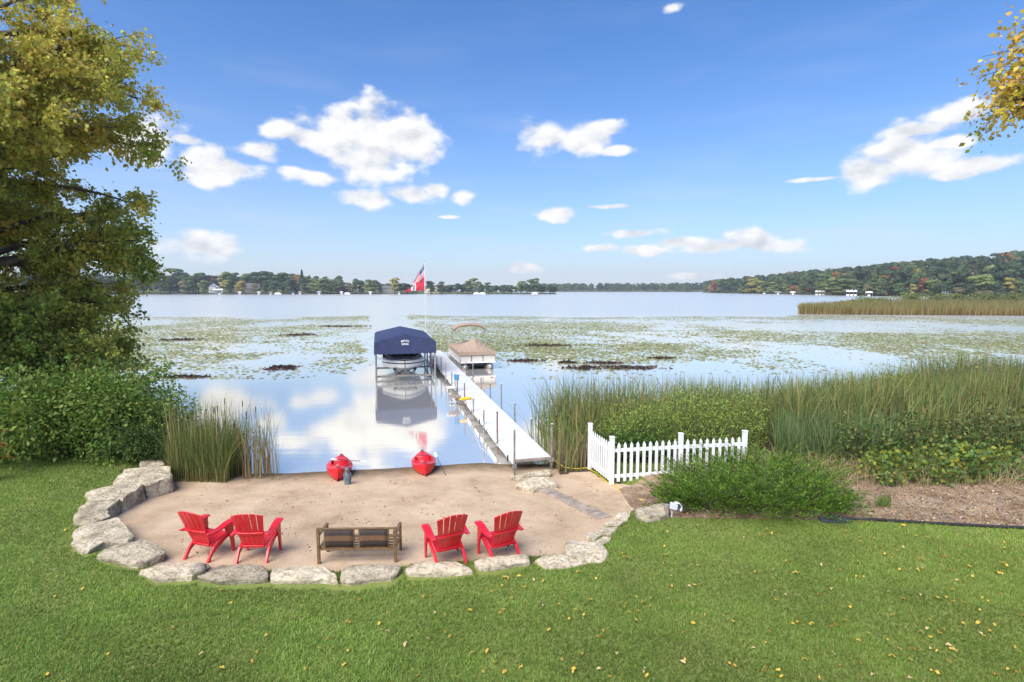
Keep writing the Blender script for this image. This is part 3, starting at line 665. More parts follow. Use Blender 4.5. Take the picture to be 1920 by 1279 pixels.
for px, m_, lab in [(411, GREENC, 'green-covered boat lift below the white gabled house'), (449, SIDEW, 'white-roofed boat lift below the orange tree'), (485, SIDEW, 'small white-roofed boat lift on far shore'), (507, SIDEG, 'grey-covered boat lift on far shore near woods'),
                    (549, BLUEC, 'blue-covered boat lift on the far shore'), (562, SIDET, 'tan-covered boat lift beside the blue-covered lift'), (598, PALEB, 'pale blue boat lift cover on far shore'), (640, SIDEW, 'white-covered boat lift in front of brown house'), (694, SIDEW, 'white boat lift below the pale green tree'),
                    (748, SIDEG, 'grey-covered boat lift left of the flags')]:
    far_lift(px, lf, m_, lab)
far_lift(1433, rf, GREENC, 'teal-covered boat lift at the wooded shore', 4); far_lift(1459, rf, SIDEG, 'grey-covered boat lift at the wooded shore', 6); far_lift(1487, rf, SIDEW, 'low white boat lift at the wooded shore', 5)
far_lift(1538, rf, CREAM, 'row of three cream barrel-roofed lift covers', 2.5, 3.4, 3, True); far_lift(1597, rf, PALEB, 'row of three white-blue barrel-roofed lift covers', 2.4, 3.9, 3, True); far_lift(1630, rf, SIDEW, 'white-framed boat lift at end of wooded shore', 4.4, 3.2)
# parked white pontoon boats along the far point
for px, lab in [(893, 'long white boat moored below the far point trees'), (904, 'second white boat moored below the far point trees'), (1002, 'white boat moored near the tip of the far point'), (520, 'white boat moored by the blue-green willow'), (650, 'white boat moored before the dark brown house')]:
    Y = shore_y(lf, px) - 2; X, _ = XY(px, Y); e = empty('moored_boat', (X, Y, 0), math.atan2(-X, Y) + pi / 2)
    MB().prism([(-.9, .5), (-.5, .0), (.5, .0), (.9, .5), (.95, 1.1), (-.95, 1.1)], -3.6, 3.2, 'y').build('boat_hull', HULLW, e); MB().prism([(-1, 1.1), (1, 1.1), (.5, 1.9), (-.5, 1.9)], -2.4, 2.0, 'y').build('boat_cover', SIDEW, e)
    tag(e, lab, 'boat', 'boats moored along the far left shore')

# ================================================================== STONE BORDER
def resample(poly, m):
    P = [Vector((p[0], p[1])) for p in poly]; n = len(P); Ls = [(P[(i + 1) % n] - P[i]).length for i in range(n)]; T = sum(Ls); out = []
    for k in range(m):
        s = T * k / m; i = 0
        while s > Ls[i] and i < n - 1: s -= Ls[i]; i += 1
        out.append(P[i].lerp(P[(i + 1) % n], min(1, s / max(Ls[i], 1e-6))))
    # light corner rounding
    return [(out[k - 1] * .12 + out[k] * .76 + out[(k + 1) % m] * .12) for k in range(m)]
def stone(name, px, ztop, zbot, parent=None, tone=1.0, squeeze=1.0, seed=0, dome=.03, rough=.022):
    ymin = min(p[1] for p in px); P = [G(x, ymin + (y - ymin) * squeeze, ztop) for x, y in px]
    m = 40; R = resample([(p.x, p.y) for p in P], m); c = sum(R, Vector((0, 0))) / m
    if sum((R[i] - c).cross(R[(i + 1) % m] - c) for i in range(m)) < 0: R = R[::-1]
    V = []; rings = [(.97, zbot, .0), (1.01, zbot + (ztop - zbot) * .35, .035), (.98, ztop - .11, .035), (1.0, ztop - .05, .03), (.985, ztop - .012, .02), (.93, ztop, .012), (.80, ztop + .004, .01), (.62, ztop + dome * .6, .01), (.42, ztop + dome * .8, .01), (.2, ztop + dome, 0)]
    for (k, z, j) in rings:
        for q in R:
            d = (q - c); p = c + d * k; nv = mnoise.noise_vector(Vector((p.x * 3.1 + seed, p.y * 3.1, z * 6))); n2 = mnoise.noise_vector(Vector((p.x * 9 + seed, p.y * 9, z * 14)))
            V.append((p.x + nv.x * (rough + j) + n2.x * rough * .7, p.y + nv.y * (rough + j) + n2.y * rough * .7, z + nv.z * rough * 1.1 + n2.z * rough * .6))
    V.append((c.x, c.y, ztop + dome)); Fc = []
    for i in range(len(rings) - 1):
        for k in range(m): Fc.append((i * m + k, i * m + (k + 1) % m, (i + 1) * m + (k + 1) % m, (i + 1) * m + k))
    t = len(V) - 1; Fc += [((len(rings) - 1) * m + k, (len(rings) - 1) * m + (k + 1) % m, t) for k in range(m)]; Fc.append(tuple(range(m - 1, -1, -1)))
    loc = (c.x, c.y, zbot); o = mk(name, V, Fc, STONE, parent, smooth=False, loc=loc); o.color = (tone * 1.1, tone * 1.04, tone * .93, 1); return o
border = empty('stone_border', (0, 0, 0)); tag(border, 'curved border of large pale limestone slabs around the sand', 'stone border')
ST = [([(262,862),(307,861),(309,873),(262,876)],.46,.9,1),([(232,878),(319,873),(324,893),(272,908),(256,902),(208,910),(222,892)],.50,1.0,1),([(160,921),(208,910),(253,900),(272,908),(231,934),(167,938)],.50,1.0,1),
      ([(147,952),(160,939),(229,933),(205,953),(179,957),(148,958)],.48,.9,1),([(135,976),(142,959),(202,954),(205,968),(160,983)],.46,.85,1),([(133,1024),(138,993),(179,978),(220,967),(253,1004),(241,1016),(201,1017),(160,1036)],.46,1.0,.93),
      ([(182,1046),(196,1029),(241,1017),(265,1009),(312,1032),(308,1042),(253,1062)],.45,.9,.9),([(260,1072),(311,1051),(383,1053),(396,1063),(367,1082),(361,1088),(290,1092)],.44,1.05,.82),
      ([(366,1082),(402,1061),(435,1057),(493,1060),(506,1075),(505,1093),(435,1098),(370,1092)],.44,.72,.78),([(508,1068),(572,1060),(612,1061),(632,1084),(638,1100),(608,1098),(508,1096)],.44,1.15,.75),
      ([(638,1076),(657,1060),(740,1054),(757,1067),(739,1092),(650,1104),(637,1097)],.44,.9,.75),([(759,1068),(794,1049),(851,1053),(886,1067),(888,1074),(843,1081),(766,1084)],.43,1.1,.8),
      ([(885,1057),(919,1043),(992,1037),(996,1056),(943,1070),(900,1075)],.43,1.05,.75),([(998,1052),(1014,1042),(1057,1041),(1106,1056),(1065,1065),(1019,1068)],.39,1.15,.92),
      ([(1057,1039),(1062,1013),(1125,1015),(1142,1029),(1130,1054),(1097,1052)],.39,1.1,1),([(1094,1008),(1106,998),(1130,1002),(1114,1014)],.36,1.05,1),([(1115,1015),(1131,1004),(1147,1007),(1130,1024)],.37,1.0,1),
      ([(1109,996),(1125,988),(1159,988),(1147,1004)],.36,.95,1),([(1130,982),(1141,975),(1174,975),(1160,988)],.36,1.05,1),([(1151,970),(1157,961),(1181,960),(1174,976)],.36,1.15,1),([(1190,952),(1246,941),(1250,962),(1217,968),(1196,961)],.50,.85,1)]
for i, (px, zt, tone, sq) in enumerate(ST):
    c = G(sum(p[0] for p in px) / len(px), sum(p[1] for p in px) / len(px), zt)
    stone('stone', px, zt, -.02 if i < 6 else .1, border, tone, sq, i * 7.3, dome=.03 if i < 13 else .012)
b = G(373, 1067, .5); mb = MB()
for i in range(7):
    for j in range(10):
        th = pi * i / 6; ph = 2 * pi * j / 10; v = Vector((sin(th) * cos(ph), sin(th) * sin(ph), cos(th))); v *= 1 + .16 * mnoise.noise(v * 1.7); mb.v.append((v.x * .13, v.y * .11, v.z * .09))
mb.f = [(i * 10 + j, i * 10 + (j + 1) % 10, (i + 1) * 10 + (j + 1) % 10, (i + 1) * 10 + j)[::-1] for i in range(6) for j in range(10)]
o = mb.build('round_boulder', STONE, smooth=True); o.location = (b.x, b.y, .50); o.color = (.8, .76, .74, 1); tag(o, 'small rounded boulder sitting in the joint of the border slabs', 'boulder')
o = stone('flat_rock', [(967,911),(981,896),(1034,893),(1047,908),(1011,913),(995,918)], .27, .0, None, 1.15, .9, 91); tag(o, 'pale layered rock lying on sand before the walkway', 'rock')
o = stone('flat_rock', [(955,893),(1000,884),(1033,880),(1031,887),(973,895)], .20, -.02, None, 1.0, 1, 55); tag(o, 'long low rock on sand below the dock end', 'rock')

# walkway of planks: 6 boards stepping down from the lawn to the rock
walk = empty('wooden_walkway', G(1080, 945, .1)); tag(walk, 'weathered wooden plank walkway lying across the sand', 'walkway'); wl = walk.location
seq = [((1008, 919), (1032, 911)), ((1024, 926), (1048, 921)), ((1044, 933), (1070, 930)), ((1060, 942), (1088, 939)), ((1080, 952), (1108, 948)), ((1101, 962), (1129, 957)), ((1122, 972), (1151, 968))]
for i in range(6):
    (l0, r0), (l1, r1) = seq[i], seq[i + 1]; z = .2; mid_ = G((l0[0] + r1[0]) / 2, (l0[1] + r1[1]) / 2, z); z = float(zsand(np.array([mid_.x]), np.array([mid_.y]))[0]) + .055
    q = [G(*l0, z), G(*r0, z), G(*r1, z), G(*l1, z)]; cc = sum(q, Vector()) / 4; q = [cc + (p - cc) * .90 for p in q]
    V = [p - wl for p in q] + [p - wl - Vector((0, 0, .07)) for p in q]
    mk('plank', V, [(0, 1, 2, 3)[::-1], (4, 5, 6, 7), (0, 4, 5, 1)[::-1], (1, 5, 6, 2)[::-1], (2, 6, 7, 3)[::-1], (3, 7, 4, 0)[::-1]], WOODGREY, walk, bevel=.006)

# ================================================================== DOCK
AX = Vector((-.2434, .9699, 0)); RX = Vector((.9699, .2434, 0)); DZ = .40
P0 = G(963, 861, DZ); P1 = G(1033, 857.5, DZ); DW = (P1 - P0).dot(RX); DLEN = 26.2
dock = empty('dock', (P0.x, P0.y, 0), atan2(RX.y, RX.x)); tag(dock, 'long white roll-in dock running out from the sand', 'dock')
ns = 9; sl = DLEN / ns
for i in range(ns):                 # local: x across, y along
    y0 = i * sl + .013; y1 = (i + 1) * sl - .013
    d = MB().box((DW / 2, (y0 + y1) / 2, DZ - .02), (DW, y1 - y0, .04)).build('deck_section', DECK, dock, bevel=.006)
    for sx, nm in ((-.012, 'side_skirt'), (DW + .012, 'side_skirt')):
        MB().box((sx, (y0 + y1) / 2, DZ - .085), (.024, y1 - y0, .15)).build(nm, WHITE, d, bevel=.004)
    for q in range(3): MB().box((DW / 2, y0 + .3 + q * (sl - .6) / 2, DZ - .12), (DW - .06, .06, .10)).build('cross_beam', STEEL, d)
    for q in (0, 1): MB().box((-.035, y0 + .5 + q * 1.3, DZ - .13), (.03, .06, .16)).build('bracket', DARK, d)
MB().box((DW / 2, -.015, DZ - .05), (DW, .03, .07)).build('end_trim', WOODGREY, dock, bevel=.004)
def proj(p):
    d = Vector(p) - Vector((0, 0, CAM_H)); fz = d.y * cos(PITCH) - d.z * sin(PITCH); up = d.y * sin(PITCH) + d.z * cos(PITCH)
    return 960 + F * d.x / fz, 639.5 - F * up / fz
def dock_s(px, off):
    lo, hi = -1.0, 40.0
    for _ in range(50):
        m = (lo + hi) / 2; q = P0 + RX * off + AX * m
        if proj((q.x, q.y, .8))[0] > px: lo = m
        else: hi = m
    return (lo + hi) / 2
def dpost(px, top, off, mat, r=.026):
    s = dock_s(px, off); q = P0 + RX * off + AX * s
    zt = at(px, top, q.y).z; p = MB().cyl((off, s, -.75), (off, s, zt), r, n=8).build('post', mat, dock)
    MB().cyl((off, s, zt), (off, s, zt + .012), r * 1.15, n=8).build('post_cap', WHITE if mat is GALV else DARK, p)
    MB().box((off, s, DZ - .09), (.09, .09, .11)).build('post_bracket', STEEL, p)
    return s, zt
for px, ty, m_ in [(964.6, 805, GALV), (932.4, 773, RUST), (907, 768.8, GALV), (887.5, 747, GALV), (871, 719.6, RUST), (857.3, 708.6, RUST), (847, 697, GALV), (835.7, 679.5, GALV), (827, 670.8, RUST), (819, 669, GALV), (812, 663, GALV), (806, 661, GALV)]:
    dpost(px, ty, -.055, m_)
for px, ty, m_ in [(1035, 795, GALV), (996, 785, GALV), (965, 755.7, GALV), (940, 719.6, GALV), (919, 718.5, GALV), (902, 707.5, GALV), (887, 683.5, GALV), (874, 680, RUST), (863, 672.5, GALV), (852.5, 673.6, GALV)]:
    dpost(px, ty, DW + .055, m_)
def dl(x, y, z): return Vector((P0.x, P0.y, 0)) + RX * x + AX * y + Vector((0, 0, z))
BLUEP = MAT('blue_plastic', (.04, .22, .42), .4, .1, 5); YEL = MAT('yellow_plastic', (.70, .48, .02), .5, .1, 5)
s1 = dock_s(857.3, -.055); s2 = dock_s(871, -.055)
e = empty('blue_bumper', dl(-.055, s1, 1.02)); tag(e, 'bright blue plastic holder hung on a rusty dock post', 'holder')
MB().cyl((0, 0, -.14), (0, 0, .10), .075, .085, n=10).build('holder_body', BLUEP, e); MB().cyl((-.1, 0, -.08), (-.1, 0, .12), .035, n=8).build('holder_tube', BLUEP, e); MB().tube([(-.1, 0, -.08), (-.1, .02, -.3), (-.09, .02, -.55)], .018, 6).build('strap', RUST, e)
e = empty('dock_step', dl(-.33, (s1 + s2) / 2, .0), atan2(RX.y, RX.x)); tag(e, 'small grey step platform hanging beside the dock', 'step')
MB().box((0, 0, .36), (.42, .55, .05)).build('tread', WOODGREY, e, bevel=.005); MB().box((-.05, .75, .62), (.38, .4, .04)).build('shelf', WHITE, e, bevel=.005)
for xx in (-.16, .16):
    MB().cyl((xx, .6, -.7), (xx, .6, .62), .02, n=6).build('leg', GALV, e); MB().cyl((xx, -.2, -.7), (xx, -.2, .36), .02, n=6).build('leg', GALV, e)
MB().box((-.02, .2, .08), (.36, .06, .03)).build('rung', WHITE, e)
e = empty('yellow_bumper', dl(.0, s2 - .05, DZ), .5); tag(e, 'yellow dock bumper lying on the white deck edge', 'bumper')
MB().tube([(-.30, 0, .05), (-.22, 0, .06), (.16, 0, .06), (.24, 0, .05)], [.02, .06, .06, .02], 8).build('bumper_body', YEL, e); MB().tube([(.2, 0, .05), (.32, .05, .03), (.42, .02, .02)], .01, 5).build('cord', YEL, e)
# white mooring rope sagging along the left posts
pts = []
for a, b2 in ((-.2, 4.3), (4.3, 8.6)):
    for t in np.linspace(0, 1, 9): pts.append(dl(-.09, a + (b2 - a) * t, DZ + .14 - .22 * (1 - (2 * t - 1) ** 2)))
tag(MB().tube(pts, .007, 5).build('mooring_rope', WHITE, smooth=True), 'thin white rope sagging between the near dock posts', 'rope')
# yellow cord from dock to fence and lawn
cp = [dl(DW + .03, .05, .38), G(1044, 868, .2), G(1058, 877, .1), G(1080, 880, .10), G(1100, 878, .12), G(1116, 886, .14), G(1142, 908, .17), G(1153, 911, .2), G(1160, 920, .2), G(1172, 930, .2), G(1190, 935, .22), G(1206, 938, .28)]
cp2 = []
for i in range(len(cp) - 1):
    for t in (0, .5): cp2.append(cp[i].lerp(cp[i + 1], t) + Vector((0, 0, .012)))
tag(MB().tube(cp2 + [cp[-1]], .011, 6).build('extension_cord', YEL, smooth=True), 'yellow extension cord trailing from the dock past the picket fence', 'cord')

# ---- flagpole with two flags
fp = dl(-.35, 22.6, 0); pole = empty('flagpole', fp); tag(pole, 'tall slim flagpole standing at the far end of the dock', 'flagpole')
MB().tube([(0, 0, -.8), (0, 0, 3), (0, 0, 6.75)], [.035, .03, .018], 8).build('pole', MAT('pole_grey', (.62, .63, .65), .4, .05, 3), pole)
MB().cyl((0, 0, 6.75), (0, 0, 6.83), .05, .02, n=8).build('finial', STEEL, pole); MB().tube([(.06, 0, 6.7), (.07, .02, 3.8), (.05, 0, .8)], .006, 4).build('halyard', WHITE, pole)
def flag(name, z0, hoist, fx, fz, collapse, matf, label):
    nu, nv_ = 30, 20; V = []
    for i in range(nu + 1):
        u = i / nu
        for j in range(nv_ + 1):
            v = j / nv_; k = 1 - (1 - collapse) * u
            V.append((-.03 + fx * u, .10 * u * sin(u * 9 + v * 2.2) + .06 * u * sin(v * 7), -hoist * v * k + fz * u - (hoist * (1 - k) * .95 if collapse < .5 else 0) + .02 * sin(u * 7 + v * 3)))
    Fc = [(i * (nv_ + 1) + j, (i + 1) * (nv_ + 1) + j, (i + 1) * (nv_ + 1) + j + 1, i * (nv_ + 1) + j + 1) for i in range(nu) for j in range(nv_)]
    fm = [matf((i + .5) / nu, (j + .5) / nv_) for i in range(nu) for j in range(nv_)]
    o = mk(name, V, Fc, None, mats=FLM, fmat=fm, smooth=True); o.location = fp + Vector((0, 0, z0)); tag(o, label, 'flag'); return o
FLM = [MAT('flag_red', (.50, .035, .06), .8, .05, 4), MAT('flag_white', (.75, .75, .76), .8, .03, 4), MAT('flag_blue', (.045, .05, .16), .8, .1, 4)]
def usa(u, v):
    if u < .4 and v < 7 / 13:
        cu, cv = (u / .4 * 11) % 2, (v / (7 / 13) * 9) % 2
        return 1 if (abs(cu - 1) < .38 and abs(cv - 1) < .38) else 2
    return 0 if int(v * 13) % 2 == 0 else 1
def can(u, v):
    if u < .42 or u > .70: return 0
    return 0 if (abs(u - .56) < .06 * (1 - abs(v - .5) * 1.6) and abs(v - .5) < .33 and (abs(u - .56) < .02 or int(v * 17) % 3)) else 1
flag('national_flag', 6.62, .86, -.74, -1.22, .62, usa, 'drooping striped flag with starry blue canton on the flagpole')
flag('maple_leaf_flag', 5.74, .84, -1.30, -.22, .12, can, 'red and white maple leaf flag below the striped flag')

# ---- covered boat lift
lc = dl(-1.62 - .42, 15.35, 0); lift = empty('boat_lift', lc, atan2(RX.y, RX.x)); tag(lift, 'boat lift with navy blue gabled canopy beside the dock', 'boat lift')
w, ln = 1.62, 7.0; ez, pz, bz = 2.12, 2.50, 1.50
def cano(y): return [(-w, y, bz), (-w * 1.0, y, bz + .3), (-w * .995, y, ez - .03), (-w * .93, y, ez + .04), (-w * .5, y, ez + (pz - ez) * .53), (0, y, pz), (w * .5, y, ez + (pz - ez) * .53), (w * .93, y, ez + .04), (w * .995, y, ez - .03), (w, y, bz + .3), (w, y, bz)]
rows = [cano(y) for y in np.linspace(.02, ln - .02, 15)]
for i, r in enumerate(rows):       # cloth sags slightly between the bows
    sag = .035 * (sin(i / 14 * pi * 5) ** 2); rows[i] = [(p[0], p[1], p[2] - (sag if 2 < k < 8 and k != 5 else sag * .4 if k == 5 else 0)) for k, p in enumerate(r)]
cn = MB().sheet([[Vector(p) for p in r] for r in rows], .012).build('canopy', NAVY, lift, smooth=True)
def endpanel(y, sgn):
    top = cano(y)[2:9]; n = 22; V = []; xs = np.linspace(-w, w, n + 1); tx = [p[0] for p in top]; tz = [p[2] for p in top]
    for x in xs:
        zt = np.interp(x, tx, tz); zb = bz + .035 * abs(sin((x + w) / (2 * w) * pi * 11)) - .02
        for k in range(7):
            t = k / 6; fold = .03 * sin((abs(x) - w * .2) * 9 + t * 3) * t * (abs(x) / w); V.append((x, y + sgn * (.01 + .02 * t) + fold * .6, zt + (zb - zt) * t))
    Fc = [(i * 7 + k, i * 7 + k + 1, (i + 1) * 7 + k + 1, (i + 1) * 7 + k) for i in range(n) for k in range(6)]
    return mk('end_panel', V, Fc, NAVY, cn, smooth=True)
endpanel(0, -1); endpanel(ln, 1)
def text_mesh(name, s, size, mat, parent, M4, arch=0):
    cu = bpy.data.curves.new(name, 'FONT'); cu.body = s; cu.size = size; cu.align_x = 'CENTER'; cu.align_y = 'CENTER'; cu.extrude = .004; cu.offset = size * .03
    t = bpy.data.objects.new(name, cu); COL.objects.link(t); dg = bpy.context.evaluated_depsgraph_get(); me = bpy.data.meshes.new_from_object(t.evaluated_get(dg)); bpy.data.objects.remove(t)
    for v in me.vertices:
        if arch: v.co.y -= arch * v.co.x ** 2
        v.co = M4 @ v.co
    me.materials.clear(); me.materials.append(mat); o = bpy.data.objects.new(name, me); COL.objects.link(o); o.parent = parent; return o
TM = Matrix.Translation((-.02, -.055, 2.20)) @ Matrix.Rotation(radians(90), 4, 'X')
text_mesh('lettering', 'BEACH', .135, WHITE, cn, TM, arch=.9); text_mesh('lettering', 'KING', .15, WHITE, cn, Matrix.Translation((-.02, -.058, 2.02)) @ Matrix.Rotation(radians(90), 4, 'X'))
for sx in (-1, 1):
    for y in (.12, 2.3, 4.6, ln - .12):
        MB().cyl((sx * (w - .06), y, -1.0), (sx * (w - .06), y, ez), .04, n=8).build('post', STEEL, lift)
    MB().box((sx * (w - .06), ln / 2, .34), (.09, ln - .2, .12)).build('side_beam', STEEL, lift); MB().box((sx * (w - .06), ln / 2, ez - .06), (.05, ln - .2, .05)).build('canopy_rail', STEEL, lift)
for y, z in ((.25, .28), (2.6, .40)):
    MB().box((0, y, z), (2 * w - .2, .09, .10)).build('cross_beam', GALV, lift, bevel=.006)
for sx in (-1, 1):
    for (a, b2) in (((.15, .6, .18), (.62, .9, .62)), ((.62, .9, .62), (.5, 1.1, .30)), ((.1, .7, .5), (.55, .9, .2))):
        MB().tube([(sx * a[0], a[1], a[2]), (sx * b2[0], b2[1], b2[2])], .03, 6).build('cradle_strut', DARK, lift)
    MB().box((sx * .55, 3.4, .52), (.16, 4.6, .08)).build('bunk', DARK, lift)
MB().cyl((w - .06, -.05, 1.1), (w - .02, -.05, 1.1), .22, n=14).build('winch_wheel', STEEL, lift)
# ---- the runabout on the lift (bow towards the shore)
boat = empty('speedboat', lift.matrix_basis @ Vector((-.02, .55, 0)), atan2(RX.y, RX.x)); boat.scale = (1.12, 1, 1.15); boat.location.z -= .16; tag(boat, 'white and grey speedboat with black stripe under navy canopy', 'boat')
def hull_section(t):                # t 0 bow .. 1 stern -> half-section points keel..gunwale (x,z)
    bw = 1.10 * min(1, (t * 3.6) ** .5) if t > 0 else 0.02; keel = .36 + .16 * max(0, 1 - t * 5) ** 2 ; gun = 1.02 - .10 * min(1, t * 1.6)
    ch = .60 + .10 * max(0, 1 - t * 4)
    return [(0.0, keel), (bw * .45, keel + (ch - keel) * .52), (bw * .80, ch), (bw * .90, ch + .05), (bw * .97, gun - .14), (bw, gun - .08), (bw * .985, gun - .02), (bw * .93, gun + .02)]
T = [0, .02, .05, .09, .14, .2, .28, .38, .5, .65, .8, 1.0]; BL = 5.4
V = []; Fc = []; fm = []
for t in T:
    s = hull_section(t); rake = [.42, .22, .08, .06, .02, 0, 0, 0]
    for k, (x, z) in enumerate(s): V.append((-x, BL * t + rake[k] * max(0, 1 - t * 6), z))
    for k, (x, z) in enumerate(s[1:]): V.append((x, BL * t + rake[k + 1] * max(0, 1 - t * 6), z))
def hid(i, k): return i * 15 + (k if k <= 7 and k >= 0 else 7 - k)       # k -7..7 : negative = right side
order = [7, 6, 5, 4, 3, 2, 1, 0, -1, -2, -3, -4, -5, -6, -7]
bandm = {7: 0, 6: 2, 5: 0, 4: 1, 3: 0, 2: 1, 1: 1}
for i in range(len(T) - 1):
    for q in range(14):
        a, b2 = order[q], order[q + 1]; Fc.append((hid(i, a), hid(i, b2), hid(i + 1, b2), hid(i + 1, a))); fm.append({7: 0, 6: 0, 5: 2, 4: 0, 3: 0, 2: 1, 1: 1}[max(abs(a), abs(b2))])
Fc.append(tuple(hid(len(T) - 1, k) for k in order)); fm.append(1)
hl = mk('hull', V, Fc, None, boat, mats=[HULLW, HULLG, BLACK], fmat=fm, smooth=True)
dk = []
for t in T[1:8]:
    s = hull_section(t); x = s[7][0]; y = BL * t + .0; dk.append([Vector((xx * x, y, 1.03 - .10 * min(1, t * 1.6) + .07 * (1 - (xx) ** 2))) for xx in (-1, -.6, -.2, .2, .6, 1)])
MB().sheet(dk, .02).build('foredeck', HULLG, boat, smooth=True)
MB().box((0, 3.6, .96), (1.7, 2.6, .05)).build('cockpit_floor', DARK, boat)
MB().prism([(-.9, .98), (.9, .98), (.7, 1.34), (-.7, 1.34)], 2.15, 2.20, 'y').build('windshield', GLASS, boat)
for sx in (-1, 1):
    MB().tube([(sx * .25, .42, 1.06), (sx * .60, 1.2, 1.10), (sx * .88, 2.2, 1.10)], .018, 6).build('bow_rail', STEEL, boat); MB().cyl((sx * .12, .3, 1.0), (sx * .12, .3, 1.05), .03, n=8).build('bow_light', DARK, boat)
for yy in (2.7, 3.5): MB().box((0, yy, 1.15), (1.3, .12, .42)).build('seat', HULLG, boat, bevel=.03)

# ---- pontoon boat with tan mooring cover
pb = dl(DW + 1.45, 18.6, 0); pont = empty('pontoon_boat', pb, atan2(RX.y, RX.x)); tag(pont, 'pontoon boat with peaked tan mooring cover and raised bimini', 'boat')
pw, pl = 1.12, 5.6
for sx in (-1, 1): MB().tube([(sx * .78, -.1, .16), (sx * .78, .3, .12), (sx * .78, pl, .12), (sx * .78, pl + .3, .18)], [.05, .27, .27, .06], 12).build('pontoon', STEEL, pont, smooth=True)
MB().box((0, pl / 2, .45), (2 * pw, pl, .08)).build('deck', WHITE, pont, bevel=.01)
MB().box((0, pl / 2, .30), (1.0, pl - .4, .2)).build('under_deck', BLACK, pont)
for sx in (-1, 1): MB().box((sx * (pw - .04), pl / 2, .68), (.04, pl - .2, .38)).build('fence_panel', CREAM, pont)
for x0, x1 in ((-1.08, -.42), (-.36, .30), (.36, 1.08)): MB().box(((x0 + x1) / 2, .06, .68), (x1 - x0, .04, .38)).build('fence_panel', CREAM, pont, bevel=.01)
for x in (-.39, .33, -1.1, 1.1): MB().cyl((x, .05, .48), (x, .05, .92), .018, n=6).build('fence_post', STEEL, pont)
MB().box((0, pl - .06, .68), (2 * pw - .1, .04, .38)).build('fence_panel', CREAM, pont)
rows = []
for y, zc, k in [(-.05, .90, 1), (-.05, 1.12, 1), (.5, 1.42, .62), (1.15, 1.82, .10), (1.35, 1.84, .10), (2.6, 1.50, .3), (4.2, 1.42, .3), (5.4, 1.15, .8), (pl + .02, 1.10, 1), (pl + .02, .9, 1)]:
    edge = .90 if zc < 1.0 else 1.10
    rows.append([Vector((x * (pw + .04), y, edge + (zc - edge) * max(0, 1 - abs(x)) ** (.9) if abs(x) < 1 else edge)) for x in (-1, -.75, -.5, -.25, 0, .25, .5, .75, 1)])
cv = MB().sheet(rows, .012).build('mooring_cover', TAN, pont, smooth=False)
for sx in (-1, 1): MB().box((sx * (pw + .045), pl / 2, 1.0), (.012, pl + .04, .22)).build('cover_skirt', TAN, cv)
rows = [[Vector((x * 1.08, 3.3 + y, 2.36 + .20 * (1 - x * x) - .05 * (y / .5) ** 2 - (.10 if abs(x) > .95 else 0))) for x in (-1, -.96, -.7, -.35, 0, .35, .7, .96, 1)] for y in (-.5, -.45, 0, .45, .5)]
bm_ = MB().sheet(rows, .14).build('bimini_top', TAN, pont, smooth=True)
for sx in (-1, 1):
    MB().tube([(sx * 1.06, 3.3, 2.34), (sx * 1.06, 3.0, 1.2), (sx * 1.06, 2.9, .9)], .016, 6).build('bimini_pole', STEEL, pont); MB().tube([(sx * 1.06, 3.3, 2.3), (sx * 1.06, 4.3, .9)], .014, 6).build('bimini_pole', STEEL, pont)
MB().box((0, pl + .35, .55), (.42, .5, .75)).build('outboard_motor', BLACK, pont, bevel=.05)

